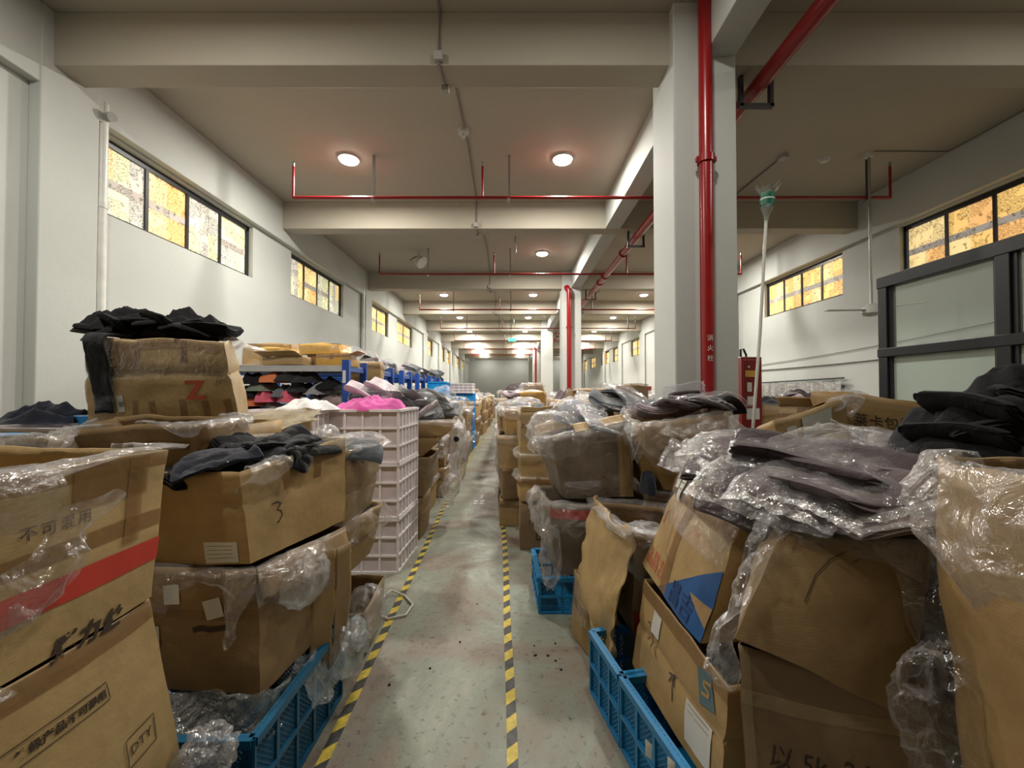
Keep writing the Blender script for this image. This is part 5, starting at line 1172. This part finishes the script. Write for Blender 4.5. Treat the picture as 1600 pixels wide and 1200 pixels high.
# fire cabinet, bottle on pole, foil curtain, partition
t = empty('fire_cabinet', (2.6, 4.6, 0), 'dark red metal fire cabinet with torn stickers beside the nearest column', 'cabinet')
MB().box((2.50, 4.60, .0), (2.72, 4.95, 1.98)).build('cabinet_body', 'darkred', t, bevel=.008)
MB().box((2.51, 4.588, .05), (2.71, 4.600, 1.95)).build('door', 'darkred', t, bevel=.004)
for i, (x0, z0, x1, z1, mm) in enumerate(((2.53, 1.76, 2.66, 1.83, 'cardy'), (2.55, 1.60, 2.60, 1.70, 'paper'), (2.55, 1.46, 2.62, 1.55, 'paper'), (2.54, 1.30, 2.68, 1.42, 'paper'), (2.56, 1.86, 2.58, 1.88, 'paper'))):
    MB().box((x0, 4.584, z0), (x1, 4.587, z1)).build('sticker', mm, t)
MB().tube([(2.50, 4.62, 1.98), (2.50, 4.62, 2.06), (2.53, 4.62, 2.07), (2.56, 4.62, 2.0), (2.56, 4.62, 1.98)], .012, 8).build('handle', 'blackmetal', t, 60)
t = empty('bottle_pole', P(1176, 650, 3.3), 'white pole topped with an upturned green-labelled plastic bottle', 'pole')
a_, b_ = P(1174, 700, 3.35), P(1197, 345, 3.3)
MB().tube([a_, a_.lerp(b_, .5)+X(.01, 0, 0), b_], .012, 8).build('pole_shaft', 'pvc', t, 60)
up = (b_-a_).normalized(); mb = MB()
mb.tube([b_-up*.02, b_+up*.04, b_+up*.10, b_+up*.18, b_+up*.22, b_+up*.25], [.013, .02, .045, .048, .055, .075], 14, cap=False); mb.build('bottle', 'glass', t, 60)
for i in range(9):
    a = i*.7; MB().bar(b_+up*.24+X(.06*cos(a), .06*sin(a), 0), b_+up*.27+X(.095*cos(a+.3), .09*sin(a+.3), .01), .02, .002).build('cut_petal', 'glass', t)
MB().tube([b_+up*.12, b_+up*.215], [.050, .052], 14, cap=False).build('bottle_label', 'green', t, 60)
MB().tube([b_+up*.16, b_+up*.17], [.0525, .0525], 14, cap=False).build('label_band', 'paper', t, 60)
t = empty('foil_curtain', (XR-.05, 9.4, 1.2), 'silver foil curtain hanging from a rail on the right wall', 'curtain')
MB().bar((XR-.08, 8.0, 1.86), (XR-.08, 10.75, 1.82), .02, .03).bar((XR-.08, 8.4, 1.855), (XR, 8.4, 1.855), .02, .02).bar((XR-.08, 10.2, 1.83), (XR, 10.2, 1.83), .02, .02).build('curtain_rail', 'blackmetal', t)
vs = []; fs = []; nn = 70
for j in range(7):
    for i in range(nn+1):
        y = lerp(8.05, 10.7, i/nn); vs.append((XR-.10+.035*sin(i*.9+.5*sin(i*.37))+.02*N3((i*.4, j*.3, 0), 1), y, lerp(1.83, .02, j/6)-(.05*abs(sin(i*.22)) if j == 0 else 0)))
fs = [(j*(nn+1)+i, (j+1)*(nn+1)+i, (j+1)*(nn+1)+i+1, j*(nn+1)+i+1) for j in range(6) for i in range(nn)]
mesh_obj('foil_sheet', vs, fs, 'foil', t, 180)
t = empty('glass_partition', (3.0, 2.5, 0), 'black-framed glass partition, clear above and frosted below, at the right', 'partition')
mb = MB()
for y in (3.38, 2.55, 1.70, .85, .0):
    MB().box((2.965, y-.04, 0), (3.045, y+.04, 2.44)).build('frame_post', 'blackmetal', t, bevel=.004)
for z, hh in ((2.475, .09), (1.91, .07), (1.0, .06)):
    MB().box((2.96, .0-.04, z-hh/2), (3.05, 3.425, z+hh/2)).build('frame_rail', 'blackmetal', t, bevel=.004)
ys = [3.34, 2.59, 2.51, 1.74, 1.66, .89, .81, .04]
for i in range(0, 8, 2):
    MB().box((3.0, ys[i+1], 1.945), (3.008, ys[i], 2.43)).build('clear_pane', 'glass', t)
    MB().box((3.0, ys[i+1], 1.03), (3.008, ys[i], 1.875)).build('frosted_pane', 'frosted', t)
    MB().box((3.0, ys[i+1], .04), (3.008, ys[i], .97)).build('frosted_pane', 'frosted', t)
    mb = MB()
    for z0, z1 in ((1.945, 2.43), (1.03, 1.875)):
        for y_ in (ys[i]-.012, ys[i+1]+.012): mb.bar((2.995, y_, z0), (2.995, y_, z1), .02, .02)
    mb.build('glazing_bead', 'darksteel', t)
tag(mesh_obj('wall_cable', *(lambda m: (m.v, m.f))(MB().tube([(3.3, 3.6, 1.9), (3.3, 3.6, .2)], .01, 6)), 'conduit'), 'cable behind the frosted glass partition', 'cable') if False else None
struct(MB().tube([(1.655+.0, 3.52, 2.0), (1.655, 3.52, 2.001)], .001, 3).build('trim_1', 'red')) if False else None
# white characters on the nearest standpipe
sp = [o for o in bpy.data.objects if o.name == 'standpipe'][0]
for i, ch in enumerate('消火栓'):
    text_mesh('printed_text', ch, .055, 'paper', sp, lambda x, y, i=i: Vector((1.655+.0575*sin((x-.028)/.0575), 3.575-.0575*cos((x-.028)/.0575), 2.03-.085*i+y)))
# ================================================================== RACKS
def ordn(k):
    o = ['first', 'second', 'third', 'fourth', 'fifth', 'sixth', 'seventh', 'eighth', 'ninth', 'tenth', 'eleventh', 'twelfth', 'thirteenth', 'fourteenth', 'fifteenth', 'sixteenth', 'seventeenth', 'eighteenth', 'nineteenth', 'twentieth']
    return o[k] if k < 20 else 'twenty-'+o[k-20]
ORDN = ['first', 'second', 'third', 'fourth', 'fifth', 'sixth', 'seventh', 'eighth', 'ninth', 'tenth', 'eleventh', 'twelfth', 'thirteenth', 'fourteenth']
def rack(y0, k):
    x0, x1, d = -4.0, -1.88, .56
    t = empty('storage_rack', (x0, y0, 0), 'blue-posted grey-shelved storage rack, %s from the front along the left wall' % ORDN[k], 'rack', 'blue storage racks')
    for y in (y0, y0+d):
        for x in (x0, x1): MB().box((x-.04, y-.03, 0), (x+.04, y+.03, 1.96)).build('upright', 'bluemetal', t)
    for z in (1.90, 1.40, .90, .40):
        MB().box((x0, y0, z-.012), (x1, y0+d, z)).build('shelf_board', 'greypaint', t)
        for y in (y0, y0+d): MB().box((x0, y-.018, z-.07), (x1, y+.018, z-.004)).build('shelf_beam', 'greypaint' if k == 0 else 'bluemetal', t)
        MB().box((x1-.02, y0, z-.07), (x1+.02, y0+d, z-.015)).build('end_beam', 'bluemetal', t)
    if k == 0: MB().box((x1-.03, y0-.034, 1.70), (x1+.005, y0-.030, 1.84)).build('rack_label', 'paper', t)
RY = [4.8, 6.0, 7.2, 8.4, 9.6, 10.8]
for k, y in enumerate(RY): rack(y, k)
GM = ['charcoal', 'grey', 'slate', 'taupe', 'black', 'greengrey']
# first rack: clothes between shelf 1.40 and 1.90
items = [(395, 612, 'black'), (395, 626, 'orange'), (412, 603, 'greengrey'), (430, 590, 'orange'), (452, 612, 'slate'), (470, 605, 'charcoal'), (480, 590, 'charcoal'), (500, 608, 'grey'), (505, 622, 'slate'), (455, 588, 'charcoal'), (380, 634, 'slate'), (430, 637, 'grey'), (495, 636, 'grey'), (515, 600, 'black'), (400, 592, 'black'), (520, 625, 'taupe')]
pos_w = ['far left', 'low at the far left', 'upper left', 'upper middle', 'centre', 'centre right', 'upper right', 'right', 'lower right', 'top centre', 'bottom left', 'bottom centre', 'bottom right', 'top right', 'top left', 'right end by the blue post']
for i, (px, py, mm) in enumerate(items):
    heap('clothes_pile', P(px, py+8, 4.95), .20, .20, .12, mm, None, 200+i, .04, 7, '%s clothes on the first rack below the yellow boxes, %s' % (dict(greengrey='grey-green').get(mm, mm), pos_w[i]), 'clothes', 'clothes on the first rack', n_=14, pw=2)
for i, px in enumerate((416, 453)):
    heap('clothes_pile', P(px, 628, 4.86), .13, .13, .13, 'rose', None, 220+i, .06, 9, ['left of two dark pink bundles on the first rack', 'right of two dark pink bundles on the first rack'][i], 'clothes', n_=18, pw=2)
# deeper shelves and other racks
for k, y in enumerate(RY):
    for j, z in enumerate((1.40, .90)):
        for i, x in enumerate((-2.15, -2.6, -3.1, -3.6)):
            if k == 0 and j == 0: continue
            if k > 0 and i > 1: continue
            mm = GM[(i*3+k*2+j) % 6]
            heap('clothes_pile', X(x, y+.28, z), .24, .24, .22, mm, None, 230+k*7+j*3+i, .05, 6, 'dull clothes on the %s rack, %s shelf, %s pile from the aisle' % (ORDN[k], ['second', 'third'][j], ORDN[i]), 'clothes', 'clothes on the racks', n_=12, pw=2.4)
# boxes on top of the first rack
zt = 1.90
b = std_carton('flat pale carton with a long flap on the first rack, in front', -2.62, 4.98, zt, .46, .30, .10, 0, 'card0', seed=301, res=5, tapes=False)
b.flap(0, 62, .10, 'card0', seed=1, skew=-.05)
std_carton('low yellow-taped carton at the right end of the first rack', -2.05, 5.0, zt, .38, .32, .13, 0, 'cardy', seed=302, res=5, flaps=((1, 70, .1),))
b = std_carton('yellow-taped carton lying behind on the left of the first rack', -2.95, 5.2, zt+.0, .52, .36, .22, .12, 'cardy', seed=303, res=5, closed=True, tapes=False, lean=(0, .0))
b = std_carton('yellow-taped carton tilted on top of the others on the first rack', -2.28, 5.22, zt+.15, .50, .34, .13, -.05, 'cardy', seed=304, res=5, closed=True, tapes=False, lean=(-.05, .05))
std_carton('small carton propping up the tilted yellow one', -2.30, 5.2, zt+.0, .34, .2, .14, 0, 'card1', seed=305, res=4)
std_carton('brown taped carton at the back left of the first rack', -3.05, 5.45, zt, .55, .3, .30, 0, 'card1', seed=306, res=5, closed=True)
std_carton('crumpled carton wrapped in film between the first and second racks', -1.98, 5.75, 1.66, .40, .3, .34, .2, 'card0', seed=307, res=6, liner=.1)
std_carton('carton on the floor between the first and second racks, tall', -2.0, 5.75, .0, .4, .3, .8, 0, 'card3', seed=308, res=4); std_carton('carton between the first and second racks, middle', -2.0, 5.75, .8, .4, .3, .84, 0, 'card1', seed=309, res=4)
puff('plastic_bag', P(372, 556, 4.9), .30, .20, .13, 'filmthick', 'white plastic bag slumped on the left of the first rack', 310)
puff('plastic_bag', P(552, 552, 5.7), .14, .12, .08, 'filmthick', 'white plastic crumpled on the carton after the first rack', 311)
bi = 0
for k, y in enumerate(RY):
    for i, x in enumerate((-2.15, -2.75, -3.3)):
        if k == 0: continue
        bi += 1
        bundle(X(x+.1*sin(k*3), y+.28, 1.93), ['slate', 'charcoal', 'grey', 'lilac'], 5, 'splayed garment bundle on top of the %s rack, %s from the aisle' % (ORDN[k], ORDN[i]), rz=.6*sin(bi*2.3), fan=.28, s=1.0+.1*sin(bi), v=bi % 3, group='garment bundles on the racks', seed=bi)
# ================================================================== LEFT AISLE ROW BEYOND THE WHITE CRATES
D3 = std_carton('dark carton on the floor beyond the white crates', -1.28, 4.88, 0, .56, .55, .46, .02, 'card3', seed=320, res=8, lean=(.02, 0), text=(0, 'C', .05, .7, .1, 'faintink'))
D3.patch('sticker', 0, .30, .14, .55, .24, 'paper', nu=3)
D2 = std_carton('carton marked AS in black, second up beyond the white crates', -1.27, 4.88, .47, .60, .58, .43, .02, 'card3', seed=321, res=8, lean=(.05, 0), grow=1.08, text=(0, 'AS', .11, .52, .08, 'ink'))
D2.patch('sticker', 0, .20, .30, .42, .50, 'paper', nu=3)
D1 = box8('cardboard_box', 'dark carton flaring outwards on top of the stack beyond the white crates',
          [X(-1.56, 4.62, .92), X(-.98, 4.62, .90), X(-.98, 5.15, .92), X(-1.6, 5.15, .92)], [X(-1.62, 4.55, 1.30), P(716, 659, 4.6), P(712, 650, 5.2), X(-1.65, 5.2, 1.33)], 'card1', bulge=.015, crumple=.015, seed=322, levels=[.5])
D1.patch('printed_stripe', 0, 0, .0, .80, .16, 'tapedark', nu=10); D1.patch('sticker', 0, .30, .42, .42, .58, 'paper', nu=3); D1.patch('packing_tape', 0, .0, .52, 1, .60, 'tape', nu=10)
D1.liner(-.0, 1.9, .07, .06, 'filmthick', 323.0, puff=.05, rag=.6)
zz = 1.34
bundle(P(662, 652, 4.75), ['slate', 'grey', 'lilac', 'charcoal'], 6, 'splayed grey garment bundle right behind the pink cloth', rz=.9, fan=.30, s=1.0, v=1, group=None, seed=41)
bundle(P(693, 645, 4.95), ['grey', 'lilac', 'slate'], 6, 'striped grey and white garment bundle on the flaring dark carton', rz=1.5, fan=.22, s=1.05, v=0, seed=42)
bundle(P(600, 636, 4.6), ['lilac', 'grey'], 5, 'pale lilac garment bundle behind the left of the pink cloth', rz=.2, fan=.25, s=1.1, v=2, seed=43)
bundle(P(572, 640, 4.5), ['lilac', 'grey', 'slate'], 5, 'grey garment bundle between the first rack post and the pink cloth', rz=.4, fan=.25, s=1.0, v=2, seed=44)
heap('clothes_pile', P(700, 650, 5.5), .18, .18, .12, 'greengrey', None, 325, .04, 6, 'olive clothes on the stack after the flaring dark carton', 'clothes', n_=14)
std_carton('carton on the floor behind the pink-topped white crates', -1.75, 4.70, 0, .5, .6, .62, 0, 'card1', seed=326, res=4); std_carton('carton behind the pink-topped white crates, upper', -1.68, 4.72, .62, .34, .6, .62, 0, 'card4', seed=327, res=4)
puff('plastic_bag', P(717, 705, 5.35), .10, .22, .34, 'filmthick', 'tall white plastic bag hanging beyond the flaring dark carton', 328, n_=24, amp=.35)
puff('plastic_bag', P(704, 760, 5.0), .10, .22, .14, 'filmthick', 'white plastic bunched half way down beyond the carton marked AS', 329)
puff('plastic_bag', P(697, 775, 5.2), .09, .16, .16, 'film', 'clear plastic bag near the floor where the left tape narrows', 330)
tag(MB().tube([P(713, 686, 5.06), P(713, 686, 5.06)+X(0, -.01, 0)], [.035, .03], 12).build('sticker_spot', 'blackmetal', None), 'black round patch on the hanging white bag', 'patch')
# generic aisle stacks
rr = random.Random(77)
def heights(total, n_):
    a = [rr.uniform(.8, 1.2) for _ in range(n_)]; s_ = sum(a); return [total*x/s_ for x in a]
def stack(cx, cy, w_, d_, total, n_, where, side, lod=8, top=None, mats=None, jit=.03, liner_p=.5, group=None):
    z = 0; hs = heights(total, n_); names = {1: ['lone'], 2: ['lower', 'upper'], 3: ['bottom', 'middle', 'top'], 4: ['bottom', 'second lowest', 'second highest', 'top']}[n_]
    for i, h in enumerate(hs):
        sd = int(rr.random()*9999); last = i == n_-1
        ox = rr.uniform(-jit, jit)
        b = std_carton('%s carton, %s' % (names[i], where), cx+ox, cy+rr.uniform(-jit, jit), z, w_*rr.uniform(.92, 1.0), d_*rr.uniform(.92, 1), h-.008, rr.uniform(-.08, .08), (mats or CARDS)[sd % len(mats or CARDS)], lean=(rr.uniform(-.02, .03)*side, 0), grow=rr.uniform(1, 1.06) if last else 1.0,
                       bulge=rr.uniform(.012, .04), crumple=.02, seed=sd, res=lod, liner=(.10 if lod > 5 else .06)*(rr.random() < liner_p or last), linermat=rr.choice(['film', 'filmthick']), tapes=lod > 4, group=group)
        z += h
    if top:
        if top in ('bag',): puff('plastic_bag', X(cx, cy, z+.03), w_*.42, d_*.4, .10, 'filmthick', 'white plastic bag on top, %s' % where, sd*.01)
        elif top == 'bundle': bundle(X(cx, cy, z-.05), ['slate', 'grey', 'lilac', 'charcoal'], 5, 'garment bundle on top, %s' % where, rz=rr.uniform(0, 3), fan=.25, s=.95, v=sd % 3, seed=sd)
        elif top == 'open': heap('clothes_pile', X(cx, cy, z-.10), w_*.42, d_*.42, .16, rr.choice(GM), None, sd*.1, .04, 6, 'clothes filling the top carton, %s' % where, 'clothes', n_=14)
        else: heap('clothes_pile', X(cx, cy, z-.08), w_*.46, d_*.46, .20, top, None, sd*.1, .05, 6, '%s clothes on top, %s' % (top, where), 'clothes', n_=16)
    return z
# left side, aisle edge from y=5.9 on
ly = 5.95; k = 0
tops = ['bundle', 'rose', 'bag', 'open', 'bundle', 'bag', 'grey', 'bag', 'open', 'bundle', 'bag', 'white', 'bag', 'grey', 'open', 'bag', 'bundle', 'open', 'bag', 'grey']
while ly < 33:
    skip = 11.3 < ly < 12.7
    d_ = .72 if ly < 16 else 1.0
    if not skip and ly < 27:
        lod = 8 if ly < 8 else (6 if ly < 13 else 4)
        stack(-1.38+.04*sin(ly*2), ly, .60, d_*.92, rr.uniform(1.18, 1.42), 3, '%s stack left of the aisle past the flaring carton' % ordn(k), 1, lod, tops[k % 20])
        if ly < 12: puff('plastic_bag', X(-1.03+.03*sin(k), ly+.2, rr.uniform(.35, .9)), .10, .24, rr.uniform(.14, .3), rr.choice(['filmthick', 'film']), 'plastic bag bulging from the %s left stack past the flaring carton' % ordn(k), ly)
        k += 1
    ly += d_+.04
for i in range(4):
    crate('plastic_crate', '%s blue crate of the blue stack under the white crate, left of the aisle' % ['bottom', 'second', 'third', 'top'][i], (-1.70, 11.75, .39*i), (.62, 0, 0), (0, .70, 0), .385, 'bluebright', 4, 2, lattice=False, ncx=3, group='blue crates under the white crate')
crate('plastic_crate', 'white ribbed crate on top of the far blue crate stack', (-1.84, 11.62, 1.57), (.75, 0, 0), (0, .75, 0), .26, 'whitecrate', 5, 3, lattice=False, ncx=6)
crate('plastic_crate', 'big bright blue crate on the rack row behind the garment bundles', (-1.86, 9.4, 1.42), (.40, 0, 0), (0, .5, 0), .40, 'bluebright', 3, 2, lattice=False, ncx=2)
std_carton('carton column under the big bright blue crate', -1.70, 9.66, 0, .30, .4, 1.41, 0, 'card3', seed=340, res=4)
# against the left wall past the racks
k = 0
for i in range(8):
    y = 12.7+i*2.2
    stack(-2.6, y, 1.2, 1.6, rr.uniform(1.5, 1.85), 3, '%s stack by the left wall past the racks' % ORDN[i], 1, 4, ['bag', 'bundle', 'open', 'bag', 'grey', 'bag', 'open', 'bag'][i], liner_p=.3)
# ================================================================== RIGHT AISLE ROW AND FIELD
M1z = [(0, .485, 'card5', 'dark printed carton at the bottom of the right-hand stack by the tape'), (.49, .235, 'cardy', 'orange taped low carton, second up in that right-hand stack by the tape'),
       (.73, .235, 'card0', 'glossy taped carton, third up in the right-hand stack by the tape'), (.97, .43, 'card2', 'olive upright carton topping the right-hand stack by the tape')]
for i, (z, h, mm, lab) in enumerate(M1z):
    b = std_carton(lab, .30, 4.56, z, .44, .50, h, .02, 'card4' if mm == 'cardy' else mm, seed=350+i, res=9, bulge=.02 if i else .008, crumple=.02, liner=(0, .05, .06, 0)[i], linermat='filmthick')
    if i == 0:
        b.text('printed_text', 0, '国国国', .05, .16, .78, 'faintink'); b.text('printed_text', 0, '国国', .05, .2, .52, 'faintink'); b.strokes('printed_frame', 0, [[(0, 0), (1, 0), (1, 1), (0, 1), (0, 0)]], .012, 'ink', .40, .20, .09, .07)
    if i == 3:
        b.flap(0, 8, .05, 'card2', seed=3); heap('contents', X(.32, 4.6, 1.32), .19, .2, .11, 'slate', b.root, 355, .04, 6, n_=12)
std_carton('grey box right of the olive carton, behind the plastic-covered one', .78, 4.5, .9, .5, .45, .46, 0, 'card1', seed=356, res=6, liner=.06)
std_carton('carton under the grey box behind the plastic-covered one', .78, 4.5, .0, .5, .45, .88, 0, 'card3', seed=357, res=5)
ry = 5.35; k = 0
rt = ['bag', 'open', 'bundle', 'bag', 'plum', 'bag', 'open', 'bundle', 'grey', 'bag', 'open', 'bag', 'grey', 'open', 'bag']
while ry < 26:
    d_ = .70 if ry < 14 else 1.0
    lod = 8 if ry < 8 else (6 if ry < 12 else 4)
    if True:
        nm = ordn(k)
        stack(.16-.03*min(k, 3)+.03*sin(ry*3), ry, .56, d_*.92, rr.uniform(1.38, 1.52) if k != 4 else 1.62, 3+(k < 3), '%s stack right of the aisle past the olive carton' % nm, -1, lod, rt[k % 15])
        if ry < 10: puff('plastic_bag', X(-.13, ry+.1, rr.uniform(.4, 1.0)), .08, .22, rr.uniform(.12, .25), rr.choice(['filmthick', 'film']), 'plastic bag bulging from the %s right stack past the olive carton' % nm, ry+3)
        k += 1
    ry += d_+.03
# field of stacks right of the aisle row: only the tops rise into view
k = 0
for row, y in enumerate((5.1, 5.9, 6.8, 7.7, 8.7, 9.8, 11.0, 13.2, 15.0, 17.2)):
    for col_, x in enumerate((.92, 1.62, 2.35, 3.1, 3.85, 4.6, 5.35)):
        if row == 0 and col_ > 3: continue
        if abs(x-1.7) < .75 and 10.8 < y < 12.6: continue
        if row > 6 and col_ in (0,): pass
        if x > 2.2 and x < 3.0 and y < 5.3: continue
        if rr.random() < .12: continue
        k += 1
        top = rr.choice(['bag', 'open', 'bundle', 'slate', 'plum', 'bag', None, 'grey', 'bag'])
        wh = '%s stack across in the %s row past the nearest column' % (ORDN[col_], ORDN[row])
        stack(x, y, .64, .72, rr.uniform(1.36, 1.50), 2, wh, -1, 6 if y < 8 else 4, top, liner_p=.6)
# extra bright things on the right heap
bagged('slate', P(985, 618, 3.9), .4, .3, .5, 1.3, 1, 'teal-grey clothes packet in a shiny clear bag standing up beyond the plastic-covered carton', None)
bagged('slate', P(950, 628, 3.9), .2, -.2, 1.3, 1.2, 2, 'dark teal clothes packet lying in clear plastic beyond the plastic-covered carton', None)
bagged('slate', P(910, 633, 3.7), .2, .3, -.6, 1.1, 3, 'grey-blue clothes packet in clear plastic behind the ballooning white bag', None)
bagged('grey', P(935, 655, 3.35), .3, .3, .2, .9, 0, 'grey clothes packet poking from the open plastic-covered carton', None)
for i, (px, py, Y, mm, lab) in enumerate(((1050, 636, 3.2, 'plum', 'mauve clothes packet on the plastic-swathed carton by the column, left one'), (1085, 628, 3.15, 'purple', 'dark clothes packet on the plastic-swathed carton by the column, right one'),
        (1020, 645, 3.3, 'lilac', 'pale clothes packet at the left edge of the plastic-swathed carton'), (1115, 622, 3.2, 'charcoal', 'charcoal clothes packet against the red standpipe foot'), (1068, 618, 3.4, 'plum', 'mauve clothes packet lying behind the others by the column'))):
    bagged(mm, P(px, py, Y), .15*(i-2), .2, .7*i, .95, i, lab, None)
std_carton('white-wrapped box on end topping the right stacks far down the aisle', .40, 7.4, 1.50, .26, .3, .24, .3, 'card0', seed=380, res=6, liner=.12, lean=(-.05, 0), linermat='filmthick')
b = std_carton('small yellowish carton with black writing topping the right stacks', .32, 6.3, 1.40, .34, .3, .20, -.15, 'cardy', seed=381, res=6, closed=True, text=(0, '包纱', .09, .2, .25, 'ink'))
std_carton('flat carton lying across the right stacks left of the nearest column', 1.05, 5.6, 1.50, .6, .4, .12, .1, 'card1', seed=382, res=6, closed=True)
std_carton('small dark carton on the right stacks against the column edge', 1.28, 4.6, 1.52, .3, .26, .14, .6, 'card5', seed=383, res=6, closed=True)
std_carton('carton holding up the small dark one beside the column', 1.2, 4.65, .0, .36, .5, 1.50, 0, 'card1', seed=384, res=5)
# small red fire box far right wall
tag(MB().box((XR-.40, 19.3, 1.55), (XR, 19.5, 1.85)).build('fire_box', 'red', None, bevel=.01), 'small red box far down the right wall', 'box')
# floor debris
rr = random.Random(4)
for i in range(14):
    x, y = rr.uniform(-.75, 1.0), rr.uniform(2.0, 9.0)
    if x > .2: x = .1+rr.random()*.2; y = rr.uniform(2.4, 3.0)
    s_ = rr.uniform(.008, .018)
    o = MB().add([(x, y, .001), (x+s_, y+s_*.4, .001), (x+s_*.8, y+s_*1.2, .006), (x-.2*s_, y+s_, .004), (x+s_*.5, y+s_*.5, .009)], [(0, 1, 4), (1, 2, 4), (2, 3, 4), (3, 0, 4), (0, 3, 2, 1)]).build('lint_scrap', 'blackmetal', None)
    tag(o, 'tiny dark scrap of lint lying on the aisle floor', 'scrap', 'lint scraps on the aisle floor')
# worn printed square on the floor (a faded floor sticker)
t = empty('floor_sticker', P(748, 783, 6.1), 'faded grey-and-white square sticker on the aisle floor', 'sticker')
c = P(748, 783, 6.15); c.z = .002
MB().box((c.x-.09, c.y-.16, 0), (c.x+.09, c.y+.16, .002)).build('sticker_base', 'conduit', t)
for sx in (-1, 1):
    for sy in (-1, 1): MB().box((c.x+sx*.045-.03, c.y+sy*.07-.045, .002), (c.x+sx*.045+.03, c.y+sy*.07+.045, .004)).build('sticker_square', 'paper', t)
for i, (x0, y0, x1, y1) in enumerate(((-.58, 5.5, -.50, 6.0), (-.50, 6.1, -.44, 6.6), (-.40, 5.9, -.36, 6.3))):
    sheet('tape_scrap', [[X(x0, y0, .004), X(x1, y0+.02, .006)], [X(x0+.02, y1, .004), X(x1, y1, .005)]], 'filmthick', None, 3, 6, .004, 9, i, .02, 'scrap of clear film on the aisle floor, %s' % ['left', 'farthest', 'right'][i], 'scrap')
